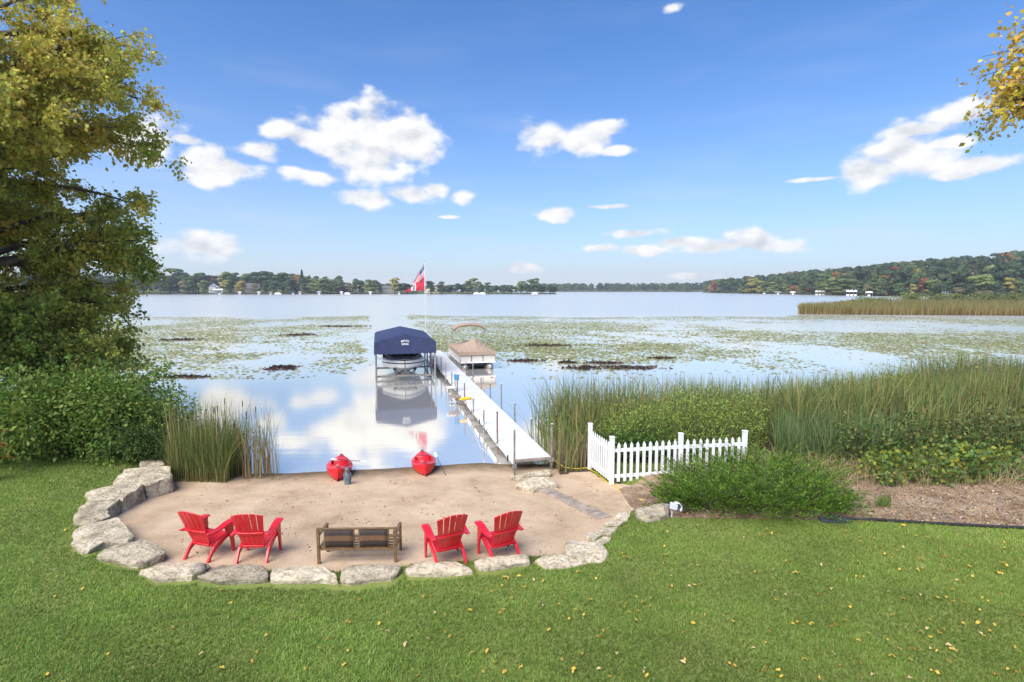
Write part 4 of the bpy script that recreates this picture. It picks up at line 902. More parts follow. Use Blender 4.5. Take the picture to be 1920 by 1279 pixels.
# ================================================================== FURNITURE
def adirondack():
    e = empty('adirondack_chair', (0, 0, 0))
    def bp(x, t):        # point on the back shell
        return Vector((x, -.15 - .36 * t + .55 * x * x * (.4 + .6 * t), .23 + .70 * t))
    def tm(x): return 1.0 - .75 * (x / .32) ** 2 * .13
    xb = np.linspace(-.205, .205, 6); xt = np.linspace(-.315, .315, 6)
    for i in range(5):
        gp = .003; rows = []
        for t in np.linspace(0, 1, 9):
            g2 = gp + (.004 if t > .5 else 0); row = []
            for f in (0, .5, 1):
                l0 = xb[i] + (xt[i] - xb[i]) * t + g2; r0 = xb[i + 1] + (xt[i + 1] - xb[i + 1]) * t - g2; x = l0 + (r0 - l0) * f; row.append(bp(x, t * tm(x)))
            rows.append(row)
        MB().sheet(rows, -.02).build('back_slat', RED, e, bevel=.004)
    for t, wd in ((.44, .255), (.06, .21)):
        rows = [[bp(x, t + dt) + Vector((0, -.026, -.012)) for x in np.linspace(-wd, wd, 7)] for dt in (-.03, .03)]
        MB().sheet(rows, -.022).build('back_rail', RED, e, bevel=.003)
    def sz(y): return .245 + .30 * max(0, (y + .16)) ** 1.0 * .75 - (.35 * max(0, y - .22) ** 1.2)
    ys = np.linspace(-.17, .35, 8)
    for i in range(7):
        rows = [[Vector((x, y, sz(y))) for x in (-.255, .255)] for y in (ys[i] + .003, (ys[i] + ys[i + 1]) / 2, ys[i + 1] - .003)]
        MB().sheet(rows, .022).build('seat_slat', RED, e, bevel=.003)
    for sx in (-1, 1):
        prof = [(.34, .36), (.2, .345), (.0, .285), (-.14, .24), (-.22, .19), (-.30, .10), (-.375, 0), (-.285, 0), (-.235, .075), (-.17, .135), (-.08, .175), (.05, .215), (.18, .265), (.34, .30)]
        x0 = .262; MB().prism([(a, b) for a, b in prof], min(sx * x0, sx * (x0 + .045)), max(sx * x0, sx * (x0 + .045)), 'x').build('rear_leg', RED, e, bevel=.005)
        fl = [(.13, .53), (.39, .545), (.385, .42), (.40, 0), (.335, 0), (.30, .20), (.26, .33), (.18, .40)]
        x0 = .31; MB().prism(fl, min(sx * x0, sx * (x0 + .04)), max(sx * x0, sx * (x0 + .04)), 'x').build('front_leg', RED, e, bevel=.005)
        rows = []
        for y, wi, wo, z in [(-.36, .02, .035, .515), (-.28, .03, .05, .50), (-.12, .05, .07, .50), (.05, .06, .08, .52), (.2, .065, .09, .545), (.34, .065, .09, .555), (.41, .05, .075, .55), (.44, .02, .04, .54)]:
            xc = sx * .325; rows.append([Vector((xc - wi if sx > 0 else xc - wo, y, z)), Vector((xc, y, z + .004)), Vector((xc + wo if sx > 0 else xc + wi, y, z))])
        MB().sheet(rows, .026).build('arm', RED, e, bevel=.004)
    return e
chair = adirondack()
spots = [(0, 0, -17, 'red plastic adirondack chair, outer of the pair beside the curved slabs'), (1, 0, 2, 'red plastic adirondack chair between its twin and the brown bench'), (838, 1059, 26, 'red plastic adirondack chair just right of the brown bench'), (938, 1050, 28, 'red plastic adirondack chair farther from the bench, near the walkway')]
for i, (px, py, rz, lab) in enumerate(spots):
    e = chair if i == 0 else copy_tree(chair); p = [Vector((-5.31, 8.92, 0)), Vector((-4.40, 8.82, 0))][i] if i < 2 else G(px, py, .26); e.scale = (.87, .74, 1); e.location = (p.x, p.y, float(zsand(np.array([p.x]), np.array([p.y]))[0]) + .004); e.rotation_euler = (0, 0, radians(rz)); tag(e, lab, 'chair', 'red adirondack chairs facing the lake')

def wicker():
    m, t, p = newmat('woven_wicker'); p.inputs['Roughness'].default_value = .6; tcn = t.nodes.new('ShaderNodeTexCoord'); sp = t.nodes.new('ShaderNodeSeparateXYZ'); t.links.new(tcn.outputs['Object'], sp.inputs[0])
    r = t.nodes.new('ShaderNodeValToRGB'); mr = t.nodes.new('ShaderNodeMapRange'); t.links.new(sp.outputs[2], mr.inputs[0]); mr.inputs[1].default_value = .37; mr.inputs[2].default_value = .70
    ns_ = t.nodes.new('ShaderNodeTexNoise'); ns_.inputs['Scale'].default_value = 45; t.links.new(tcn.outputs['Object'], ns_.inputs['Vector'])
    ad = t.nodes.new('ShaderNodeMath'); ad.operation = 'MULTIPLY_ADD'; t.links.new(ns_.outputs[0], ad.inputs[0]); ad.inputs[1].default_value = .10; t.links.new(mr.outputs[0], ad.inputs[2]); t.links.new(ad.outputs[0], r.inputs[0])
    e = r.color_ramp.elements; e[0].position = .40; e[0].color = (.085, .055, .045, 1); e[1].position = .43; e[1].color = (.34, .17, .08, 1); x = e.new(.70); x.color = (.30, .15, .075, 1); x = e.new(.73); x.color = (.09, .06, .05, 1)
    bk = t.nodes.new('ShaderNodeTexBrick'); bk.inputs['Scale'].default_value = 30; bk.inputs['Mortar Size'].default_value = .03; mp = t.nodes.new('ShaderNodeMapping'); mp.inputs['Rotation'].default_value = (radians(90), 0, 0)
    t.links.new(tcn.outputs['Object'], mp.inputs[0]); t.links.new(mp.outputs[0], bk.inputs['Vector']); bk.inputs['Color1'].default_value = (1, 1, 1, 1); bk.inputs['Color2'].default_value = (.55, .55, .55, 1); bk.inputs['Mortar'].default_value = (.2, .2, .2, 1)
    mx = t.nodes.new('ShaderNodeMix'); mx.data_type = 'RGBA'; mx.blend_type = 'MULTIPLY'; mx.inputs[0].default_value = .8; t.links.new(r.outputs[0], mx.inputs[6]); t.links.new(bk.outputs[0], mx.inputs[7]); t.links.new(mx.outputs[2], p.inputs['Base Color'])
    b = t.nodes.new('ShaderNodeBump'); b.inputs['Strength'].default_value = .8; b.inputs['Distance'].default_value = .01; t.links.new(bk.outputs['Fac'], b.inputs['Height']); b.invert = True; t.links.new(b.outputs[0], p.inputs['Normal'])
    return m
WICK = wicker()
p = G(677, 1050, .26); bench = empty('bench', (p.x, p.y, float(zsand(np.array([p.x]), np.array([p.y]))[0])), radians(1.5)); bench.scale = (.87, .85, .86); tag(bench, 'brown metal two-seat bench with woven wicker back panels', 'bench')
for sx in (-1, 1):
    MB().box((sx * .735, -.27, .37), (.055, .05, .74)).build('rear_leg', BRONZE, bench, bevel=.004); MB().box((sx * .735, .27, .29), (.05, .05, .58)).build('front_leg', BRONZE, bench, bevel=.004)
    MB().box((sx * .735, .0, .585), (.06, .60, .03)).build('arm', BRONZE, bench, bevel=.006); MB().box((sx * .735, 0, .31), (.04, .5, .04)).build('side_rail', BRONZE, bench, bevel=.004)
    MB().box((sx * .66, .02, .45), (.02, .025, .28), Matrix.Rotation(radians(35), 3, 'X')).build('brace', BRONZE, bench)
for z, d, y in ((.725, .03, -.27), (.345, .035, -.245), (.31, .03, -.27)): MB().box((0, y, z), (1.44, .04, d)).build('back_rail', BRONZE, bench, bevel=.004)
for yy in (-.16, -.04, .08, .2, .27): MB().box((0, yy, .335), (1.43, .05, .022)).build('seat_slat', BRONZE, bench, bevel=.004)
for cx in (-.335, .325):
    rows = [[Vector((cx + x, -.265 + .02 * cos(x * 5) + .02 * sin(z * 9), z)) for x in np.linspace(-.265, .265, 7)] for z in np.linspace(.365, .705, 6)]
    MB().sheet(rows, .03).build('wicker_panel', WICK, bench, smooth=True)
    for s in (-1, 1): MB().box((cx + s * .28, -.262, .535), (.022, .03, .36)).build('panel_stile', BRONZE, bench)

# ================================================================== KAYAKS, PADDLES, STATUE
def kayak():
    e = empty('kayak', (0, 0, 0)); Lk = 2.75; n = 44; V = []; m = 26
    def half(t): return .365 * max(0.02, sin(pi * min(1, max(0, t)) ** .92)) ** .62
    cols = np.linspace(-1, 1, m)
    for i in range(n + 1):
        t = i / n; w = half(t); y = Lk * t; sheer = .30 + .10 * (abs(t - .5) * 2) ** 2.2; keel = .10 * max(0, 1 - t * 7) ** 2 + .10 * max(0, t * 7 - 6) ** 2
        for k in range(m):                       # lower half: gunwale -> keel -> gunwale
            u = cols[k]; z = keel + (sheer - keel) * abs(u) ** 2.4 * 1.0; V.append((w * np.sign(u) * (1 - (1 - abs(u)) ** 1.7), y, z))
        for k in range(m - 2):                   # deck, right to left
            u = cols[m - 2 - k]; x = w * u; zz = sheer + .055 * (1 - u * u) * (1.2 - abs(t - .5)); dx = x / (.245 + .01); dy = (t - .50) / .23
            if dx * dx + dy * dy < 1: zz = .07
            V.append((x, y, zz))
    M2 = 2 * m - 2; Fc = [(i * M2 + k, i * M2 + (k + 1) % M2, (i + 1) * M2 + (k + 1) % M2, (i + 1) * M2 + k) for i in range(n) for k in range(M2)]
    Fc += [tuple(range(M2 - 1, -1, -1)), tuple(n * M2 + k for k in range(M2))]
    h = mk('hull', V, Fc, KRED, e, smooth=True); md = h.modifiers.new('edge', 'EDGE_SPLIT'); md.split_angle = radians(50)
    pts = [(.262 * cos(a), Lk * (.50 + .242 * sin(a)), .362 + .02 * cos(2 * a)) for a in np.linspace(0, 2 * pi, 33)]; MB().tube(pts, .021, 8).build('coaming', KRED, e, smooth=True)
    rows = [[Vector((x, 1.42 + y, z)) for x in (-.19, 0, .19)] for y, z in ((-.2, .14), (.1, .12), (.2, .16), (.26, .36), (.27, .40))]
    MB().sheet(rows, .03).build('seat', KRED, e, smooth=True); MB().box((0, 1.70, .36), (.30, .03, .12)).build('seat_back', DARK, e, bevel=.01)
    MB().tube([(-.05, .16, .42), (0, .14, .46), (.05, .16, .42)], .012, 6).build('carry_handle', DARK, e); MB().tube([(-.05, Lk - .16, .42), (0, Lk - .14, .47), (.05, Lk - .16, .42)], .012, 6).build('carry_handle', DARK, e)
    MB().prism([(-.03, .06), (.05, -.01), (.9, -.012), (.9, .02), (.1, .12), (.0, .36), (-.03, .36)], -.014, .014, 'x').build('keel_strip', KRED, e, bevel=.006)
    return e
def paddle(loc, d, roll, label):
    e = empty('kayak_paddle', loc); d = Vector(d).normalized(); q = d.to_track_quat('Y', 'Z'); e.rotation_mode = 'QUATERNION'; e.rotation_quaternion = q @ Matrix.Rotation(roll, 3, 'Y').to_quaternion()
    MB().cyl((0, -.85, 0), (0, .85, 0), .015, n=8).build('shaft', DARK, e)
    for s in (-1, 1):
        rows = [[Vector((x * w_, s * y, .012 * x * x)) for x in (-1, 0, 1)] for y, w_ in ((.82, .02), (.92, .07), (1.08, .09), (1.2, .075), (1.26, .03))]
        MB().sheet(rows, .008).build('blade', WHITE, e, smooth=True)
    e.scale = (.45, .45, .45); tag(e, label, 'paddle'); return e
k1 = kayak(); yaw = atan2(RX.y, RX.x)
p = G(632, 904, .05); k1.location = (p.x, p.y, float(zsand(np.array([p.x]), np.array([p.y]))[0])); k1.scale = (.92, .58, .82); k1.rotation_euler = (radians(-4.5), radians(5), yaw); tag(k1, 'red kayak behind the small grey statue at the water edge', 'kayak', 'red kayaks beached at the water edge')
k2 = copy_tree(k1); p2 = G(798, 895, .05); k2.location = (p2.x, p2.y, float(zsand(np.array([p2.x]), np.array([p2.y]))[0])); k2.rotation_euler = (radians(-4.5), radians(-2), yaw - .03); tag(k2, 'red kayak nearer the dock with a paddle leaning on it', 'kayak')
paddle(k1.location + Vector((.12, .62, .36)), (.55, -.2, .03), .2, 'white-bladed paddle laid across the cockpit beside statue')
paddle(k2.location + Vector((.36, .38, .16)), (.3, -.55, -.30), .5, 'dark-shafted paddle leaning on the side of the kayak')
p = G(652, 909, .06); e = empty('garden_statue', (p.x, p.y, float(zsand(np.array([p.x]), np.array([p.y]))[0])), .3); tag(e, 'small blue-grey carved bird statue standing on the sand', 'statue')
SLATE = MAT('slate_grey', (.13, .16, .18), .8, .5, 22, bump=.8, bscale=50)
prof = [(.075, -.02), (.08, .02), (.075, .06), (.088, .14), (.092, .22), (.08, .28), (.06, .315), (.052, .34), (.06, .37), (.052, .41), (.03, .44), (.0, .45)]
V = []; ns2 = 16
for r_, z in prof:
    for k in range(ns2):
        a = 2 * pi * k / ns2; V.append((r_ * cos(a) * 1.0, r_ * sin(a) * .8 - (.02 if z > .33 else 0), z))
Fc = [(i * ns2 + k, i * ns2 + (k + 1) % ns2, (i + 1) * ns2 + (k + 1) % ns2, (i + 1) * ns2 + k) for i in range(len(prof) - 1) for k in range(ns2)] + [tuple(range(ns2 - 1, -1, -1))]
mk('body', V, Fc, SLATE, e, smooth=True)
for s in (-1, 1):
    MB().sheet([[Vector((s * (.085 + .012 * sin(t * 3)), y, .30 - .2 * t)) for y in (-.05 + .03 * t, .0, .05 - .02 * t)] for t in (0, .4, .8, 1.1)], .014 * s).build('wing', SLATE, e, smooth=True); MB().cyl((s * .03, -.01, .42), (s * .045, -.01, .48), .018, .004, n=6).build('ear_tuft', SLATE, e)
MB().cyl((0, -.07, .375), (0, -.105, .36), .014, .003, n=6).build('beak', DARK, e)

# ================================================================== PICKET FENCE
FZ = .22; FH = 1.13
tops = [G(1107, 795, FZ + FH), G(1148, 820, FZ + FH), G(1277, 813.5, FZ + FH), G(1397, 808.5, FZ + FH)]
fence = empty('picket_fence', (tops[1].x, tops[1].y, 0)); tag(fence, 'white picket fence with square posts turning a corner by the sand', 'fence'); fo = fence.location
tops = [Vector((t.x - fo.x, t.y - fo.y, 0)) for t in tops]
gz = [zl(t.x + fo.x, t.y + fo.y) for t in tops]; PZ = FZ
for t in tops:
    po = MB().box((t.x, t.y, PZ + FH / 2 - .1), (.10, .10, FH + .2), Matrix.Rotation(atan2(tops[2].y - tops[1].y, tops[2].x - tops[1].x), 3, 'Z')).build('post', WHITE, fence, bevel=.006)
    MB().box((t.x, t.y, PZ + FH + .006), (.115, .115, .03), Matrix.Rotation(atan2(tops[2].y - tops[1].y, tops[2].x - tops[1].x), 3, 'Z')).build('post_cap', WHITE, po, bevel=.006)
for a, b2, npk in ((0, 1, 9), (1, 2, 10), (2, 3, 9)):
    A, Bv = tops[a], tops[b2]; d = (Bv - A); ang = atan2(d.y, d.x); R3 = Matrix.Rotation(ang, 3, 'Z'); nrm = Vector((sin(ang), -cos(ang), 0))
    if nrm.y > 0 and a == 0: nrm = -nrm
    for z in (.16, .80):
        MB().box((A + Bv) / 2 + Vector((0, 0, PZ + z)), (d.length - .10, .035, .085), R3).build('rail', WHITE, fence, bevel=.004)
    for k in range(npk):
        c = A + d * ((k + 1) / (npk + 1)) - nrm * -.03; hw = .0375
        V = [Vector((x, y, z)) for y in (-.009, .009) for (x, z) in ((-hw, .03), (hw, .03), (hw, .93), (0, 1.0), (-hw, .93))]; V = [R3 @ v + Vector((c.x, c.y, PZ)) for v in V]
        mk('picket', V, [(0, 1, 2, 3, 4), (9, 8, 7, 6, 5), (0, 5, 6, 1), (1, 6, 7, 2), (2, 7, 8, 3), (3, 8, 9, 4), (4, 9, 5, 0)], WHITE, fence)

# ================================================================== small things at the bed edge
p = G(1254, 968, .4); e = empty('landscape_light', (p.x, p.y, p.z - .05)); tag(e, 'small white lamp hood on a stub beside the juniper', 'garden light')
MB().box((-.05, 0, .12), (.075, .06, .36)).build('wooden_stake', WOODGREY, e, bevel=.006); MB().box((.09, .0, .26), (.14, .10, .12), Matrix.Rotation(.2, 3, 'Y')).build('lamp_box', PALEB, e, bevel=.01)
MB().sheet([[Vector((.15 + .10 * sin(a), y, .24 + .10 * cos(a))) for y in (-.06, .06)] for a in np.linspace(-.4, 2.4, 8)], .012).build('lamp_hood', PALEB, e, smooth=True); MB().cyl((.06, 0, -.1), (.06, 0, .2), .008, n=6).build('lamp_stem', WHITE, e)
p = G(1565, 975, .38); mbp = MB(); mbp.prism([(-.32, -.10), (-.1, -.16), (.26, -.12), (.34, .04), (.1, .14), (-.28, .10)], -.05, .025, 'z'); o = mbp.build('stepping_stone', MAT('dark_slate', (.045, .05, .058), .8, .2, 8, bump=.4), bevel=.012); o.location = (p.x, p.y, p.z + .02); tag(o, 'dark flat stone at the end of the juniper bed', 'stone')
ep = [G(x, y, .38) for x, y in ((1590, 975), (1640, 976), (1700, 980), (1780, 984), (1860, 988), (1930, 991), (2020, 996), (2120, 1002))]
tag(MB().tube([Vector((q.x, q.y, zl(q.x, q.y) + .035)) for q in ep], .03, 7).build('bed_edging', DARK, smooth=True), 'black plastic edging between lawn and mulch bed', 'edging')

# ================================================================== NEAR VEGETATION
def big_tree(name, base, trunk_pts, limbs, label, seed, leaf_cols, lsize=.13, per=26, bark=BARK, zgrad=(3, 13), droop=.35):
    """limbs: list of (start, end, r). Leaves hang in sprays from twigs along each limb."""
    r = np.random.default_rng(seed); e = empty(name, base); wood = MB()
    wood.tube([Vector(p[0]) - Vector(base) for p in trunk_pts], [p[1] for p in trunk_pts], 10); LP, LD = [], []
    for (s, t, rad) in limbs:
        s = np.array(s); t = np.array(t); d = t - s; Ln = np.linalg.norm(d); sag = np.array([0, 0, .13 * Ln])
        def pt(k): return s + d * k + sag * 4 * k * (1 - k) * .6
        wood.tube([Vector(pt(k) - np.array(base)) for k in np.linspace(0, 1, 7)], [rad * (1 - .85 * k) + .008 for k in np.linspace(0, 1, 7)], 6)
        nb = int(5 + Ln * 2.6)
        for q in range(nb):
            k = r.uniform(.22, 1.0); p = pt(k); dv = d / Ln + r.normal(0, .75, 3); dv[2] = dv[2] * .6 - .05; dv /= np.linalg.norm(dv); bl = r.uniform(.6, 1.7) * (1.2 - .5 * k)
            tip = p + dv * bl - np.array([0, 0, droop * bl * bl * .25]); mid = (p + tip) / 2 + np.array([0, 0, .06 * bl])
            wood.tube([Vector(p - base), Vector(mid - base), Vector(tip - base)], [.022, .013, .004], 4)
            ntw = int(3 + bl * 3)
            for w_ in range(ntw):
                kk = r.uniform(.25, 1.05); c = p + (tip - p) * kk; dd = dv + r.normal(0, .9, 3); dd[2] -= droop; dd /= np.linalg.norm(dd); tl = r.uniform(.25, .7)
                m = r.poisson(per); u = r.random(m)[:, None]; P = c + dd * tl * u + r.normal(0, .10, (m, 3)); LP.append(P); LD.append(np.tile(dd, (m, 1)) * .6 + r.normal(0, .7, (m, 3)) - np.array([0, 0, .45]))
    P = np.concatenate(LP); D = np.concatenate(LD); n = len(P)
    zf = np.clip((P[:, 2] - zgrad[0]) / (zgrad[1] - zgrad[0]), 0, 1); pn = fbm(P[:, 0] + P[:, 2] * .6, P[:, 1] - P[:, 2] * .5, .55)
    wy = np.clip(.30 + .55 * zf + (pn - .5) * 2.2 + r.normal(0, .12, n), 0, 1)[:, None]
    g = palette(n, leaf_cols[0], .18); y = palette(n, leaf_cols[1], .18); C = g * (1 - wy) + y * wy
    leaves('crown', P - np.array(base), D, lsize * r.uniform(.45, 1.45, n), C, FOL, e, aspect=.72)
    wood.build('trunk', bark, e, smooth=True); tag(e, label, 'tree'); return n
r_ = np.random.default_rng(21); tb = (-17.6, 17.2, .3); limbs = []
def envR(z): return 6.3 * math.sqrt(max(.05, 1 - ((z - 8.6) / 8.2) ** 2)) * (1.0 if z > 4 else .93)
for q in range(84):
    z0 = r_.uniform(2.6, 12.5); a = q * 2.399 + r_.uniform(-.3, .3); zt = min(16, z0 + r_.uniform(-1.2, 3.6)); R = envR(zt) * r_.uniform(.72, 1.0)
    if z0 < 5: zt = z0 + r_.uniform(-.3, 1.2); R = 5.0 * r_.uniform(.7, 1.0)
    limbs.append(((tb[0] + .1 * cos(a), tb[1] + .1 * sin(a), z0), (tb[0] + R * cos(a), tb[1] + R * sin(a), zt), .05 + .012 * R))
for q in range(26):
    a = q * 2.399; z0 = r_.uniform(2.0, 4.8); limbs.append(((tb[0], tb[1], z0), (tb[0] + 4.9 * r_.uniform(.45, 1) * cos(a), tb[1] + 4.9 * r_.uniform(.45, 1) * sin(a), z0 + r_.uniform(-.4, .8)), .07))
nl = big_tree('maple_tree', tb, [((-17.6, 17.2, .0), .42), ((-17.5, 17.2, 3), .34), ((-17.3, 17.1, 6), .27), ((-17.4, 17.2, 9), .18), ((-17.3, 17.1, 12), .10), ((-17.3, 17.2, 15), .03)], limbs,
         'large maple turning yellow-green at the left lawn edge', 5, ([(.14, .195, .032), (.175, .225, .04), (.105, .16, .03)], [(.40, .35, .055), (.33, .32, .052), (.38, .27, .06)]), lsize=.125, per=28)
tb2 = (18.6, 13.4, .35); limbs = []
for q in range(22):
    z0 = r_.uniform(6.5, 12.5); a = q * 2.399; R = r_.uniform(2.2, 3.4); limbs.append(((tb2[0], tb2[1], z0), (tb2[0] + R * cos(a), tb2[1] + R * sin(a), z0 + r_.uniform(.8, 3)), .08))
for (px, py) in ((1900, 96), (1905, 135), (1915, 175), (1905, 190), (1935, 110), (1950, 60), (1945, 160), (1960, 150), (1970, 45)):
    t = at(px, py, 13.0); limbs.append(((tb2[0], tb2[1], t.z - 1.2), tuple(t), .06))
nl2 = big_tree('lawn_tree', tb2, [((18.6, 13.4, 0), .34), ((18.5, 13.4, 4), .27), ((18.6, 13.4, 9), .17), ((18.5, 13.5, 14), .05)], limbs, 'yellowing tree reaching its branches in from right', 6,
         ([(.17, .18, .03), (.20, .20, .035)], [(.40, .30, .035), (.34, .27, .04), (.36, .22, .04)]), lsize=.12, per=9, zgrad=(4, 12))
print('leaves', nl, nl2)
# bare twigs below
# shrubs on the left
SG = [(.10, .165, .028), (.13, .195, .038), (.07, .125, .024), (.17, .21, .045)]
for (px, py, w_, h_, n_, lab, cols, lf_) in [(40, 880, 2.3, 2.3, 3600, 'broad-leaved green shrub under the maple at the lawn corner', SG, .17), (130, 876, 2.2, 2.3, 3600, 'broad-leaved green shrub in middle of the left thicket', SG, .16), (215, 872, 1.6, 1.9, 2800, 'tall green shrub leaning over the water by the slabs', SG, .14),
        (235, 880, 1.1, 1.15, 2200, 'small dense dark green shrub beside the top slab', [(.05, .085, .022), (.07, .115, .028), (.04, .07, .02)], .10), (275, 868, .8, 1.0, 1200, 'low weedy shrub between slabs and cattails', [(.07, .10, .02), (.12, .14, .03)], .10), (-70, 885, 2.4, 2.4, 2600, 'green shrub at the far side of the left thicket', SG, .17)]:
    p = G(px, py, .35); q = Vector((p.x, p.y + w_ * .55, 0)); bush('leafy_shrub', (q.x, q.y, max(.05, zl(q.x, q.y))), w_, w_ * .8, h_, int(n_ * 2.3), lf_ * .74, cols, lab, lobes=18)
for px, py, Y, n_ in ((75, 700, 15.8, 2200), (190, 715, 15.6, 1800)):
    c = at(px, py + 90, Y); bush('leafy_shrub', (c.x, c.y, max(.05, zl(c.x, c.y))), 2.0, 1.5, 3.3 if px < 100 else 2.7, n_ * 3, .12, SG + [(.15, .14, .03)], 'tall upright green shrub standing ' + ('under the maple crown' if px < 100 else 'behind the small dark shrub'), lobes=20)
c = at(8, 800, 12.2); bush('sumac_shrub', (c.x - .5, c.y, .35), .45, .45, 1.3, 240, .13, [(.22, .045, .02), (.26, .09, .025), (.12, .05, .02)], 'red-leaved sumac at the left end of the thicket', stretch=.4)
# arching branch over the water
c0 = at(225, 760, 14.6); c1 = at(310, 690, 14.6); pts = [c0.lerp(c1, t) + Vector((0, 0, .25 * sin(pi * t))) for t in np.linspace(0, 1, 8)]
e = empty('arching_sapling', (c0.x, c0.y, 0)); MB().tube([Vector((0, 0, 0))] + [q - Vector((c0.x, c0.y, 0)) for q in pts], [.03] + [.022 - .002 * i for i in range(8)], 5).build('stem', BARK, e)
m = 240; u = rng.random(m); PP = np.array([list(pts[min(7, int(x * 7.99))]) for x in u]) + rng.normal(0, .12, (m, 3)) - np.array([c0.x, c0.y, 0]); leaves('foliage', PP, rng.normal(0, .6, (m, 3)) + np.array([.6, 0, -.3]), rng.uniform(.1, .18, m), palette(m, SG), FOL, e, aspect=.45); tag(e, 'sapling arching out over the water from the thicket', 'sapling')

# juniper
jn = empty('juniper_shrub', (0, 0, 0)); JP, JD, JS = [], [], []; stems = MB()
jc = []
for (px, py, hgt) in [(1240, 950, .55), (1290, 955, .75), (1345, 958, .85), (1400, 960, .95), (1455, 962, 1.0), (1510, 962, .95), (1560, 960, .8), (1265, 935, .7), (1330, 930, .9), (1400, 930, 1.0), (1470, 930, 1.05), (1540, 935, .95), (1585, 950, .6), (1300, 905, .75), (1380, 900, .95), (1460, 900, 1.0), (1530, 905, .9)]:
    p = G(px, py, .4); jc.append((p.x, p.y + .12, hgt * 1.36))
jx = np.mean([c[0] for c in jc]); jy = np.mean([c[1] for c in jc]); jn.location = (jx, jy, zl(jx, jy))
for (x, y, hgt) in jc:
    x = jx + (x - jx) * .80
    for q in range(64):
        a = rng.uniform(0, 6.28); el = rng.uniform(.10, .80); ln = hgt * rng.uniform(.55, 1.0) * (1.0 if el < .8 else .9); out_ = Vector((x - jx, (y - jy) * 1.0, 0)); d = Vector((cos(a) * cos(el), sin(a) * cos(el), sin(el))) + out_.normalized() * .12 if out_.length > .1 else Vector((cos(a) * cos(el), sin(a) * cos(el), sin(el)))
        d.normalize(); s = Vector((x - jx + rng.normal(0, .12), y - jy + rng.normal(0, .12), .06)); tip = s + d * ln
        if q % 8 == 0: stems.tube([s - Vector((0, 0, .2)), s.lerp(tip, .5), tip], [.018, .012, .003], 4)
        nn = 74; k = rng.uniform(.25, 1, nn); k = np.sort(k); base_ = np.array(s)[None, :] + np.array(tip - s)[None, :] * k[:, None]; side = rng.normal(0, 1, (nn, 3)); side[:, 2] *= .5
        spread = (.085 * (1.15 - k))[:, None]; JP.append(base_ + side * spread * .6); JD.append(np.array(d)[None, :] * 1.0 + side * .30 + np.array([0, 0, .12])); JS.append(rng.uniform(.03, .075, nn))
JP = np.concatenate(JP); JD = np.concatenate(JD); JS = np.concatenate(JS); JP[:, 2] = np.maximum(JP[:, 2], .03)
leaves('foliage', JP, JD, JS, palette(len(JP), [(.10, .18, .02), (.065, .13, .018), (.16, .23, .03), (.035, .075, .014)], .2), FOL, jn, aspect=.26, fold=.05); stems.build('stem', BARK, jn); tag(jn, 'wide spreading bright green juniper in front of the fence', 'juniper')

# reeds ------------------------------------------------------------
REEDB = [(.30, .21, .10), (.22, .165, .075), (.34, .25, .13)]; REEDT = [(.10, .15, .045), (.075, .12, .05), (.14, .165, .05), (.18, .165, .055)]
def reeds(name, x, y, h, label, lean=.22, wd=(.012, .024), tip=REEDT, basec=REEDB, heads=0, power=.55, zmin=-.06, segs=4):
    n = len(x); z = np.maximum(zland(x, y), zmin); P = np.column_stack([x, y, z]); ln = rng.normal(0, 1, (n, 2)) * (lean * h)[:, None] * rng.random((n, 1)) ** 1.5
    e = empty(name, (float(x.mean()), float(y.mean()), 0)); off = np.array([x.mean(), y.mean(), 0])
    blades('blades', P - off, h, ln, rng.uniform(wd[0], wd[1], n), palette(n, basec, .2), palette(n, tip, .22), BLADE, segs=segs, power=power, parent=e)['kind'] = 'stuff'
    if heads:
        mb = MB(); idx = rng.choice(n, heads, replace=False)
        for i in idx:
            b = Vector(P[i] - off); t = b + Vector((ln[i, 0] * .25, ln[i, 1] * .25, h[i] * .80)); mb.tube([b, b.lerp(t, .5), t], [.006, .005, .004], 4); mb.cyl(t - Vector((0, 0, .02)), t + Vector((0, 0, .15)), .013, n=6)
        o = mb.build('seed_heads', MAT('cattail_brown', (.10, .055, .03), .9, .2, 20), e); o['kind'] = 'stuff'
    tag(e, label, 'reeds', kind='stuff'); return e
# left clump
cl = [(p.x, p.y) for p in (G(312, 902, .05), G(400, 902, .05), G(480, 898, .05), G(528, 893, .03), G(522, 880, 0), G(450, 868, 0), G(330, 862, 0))]
xs = rng.uniform(-9.5, -5, 9000); ys = rng.uniform(12.4, 15.5, 9000); k = inpoly(xs, ys, cl); xs, ys = xs[k], ys[k]
k = (vn(xs, ys, 4.5) > .42) | (xs < -7.4); xs, ys = xs[k][:820], ys[k][:820]
reeds('cattails', xs, ys, rng.uniform(1.0, 2.2, len(xs)), 'clump of tall cattails with tan bases beside the slabs', lean=.26, wd=(.012, .026), heads=24, tip=[(.09, .15, .05), (.07, .12, .05), (.12, .17, .045), (.20, .17, .06)], power=1.7)
n = 2600; xs = rng.uniform(-8.7, -7.2, n); ys = rng.uniform(13.0, 14.4, n)
reeds('marsh_grass', xs, ys, rng.uniform(.7, 1.6, n), 'fine arching green grass mixed into the cattail clump', lean=.5, wd=(.008, .014), tip=[(.10, .15, .035), (.14, .16, .04), (.075, .12, .03)], basec=[(.12, .13, .04), (.2, .16, .07)])
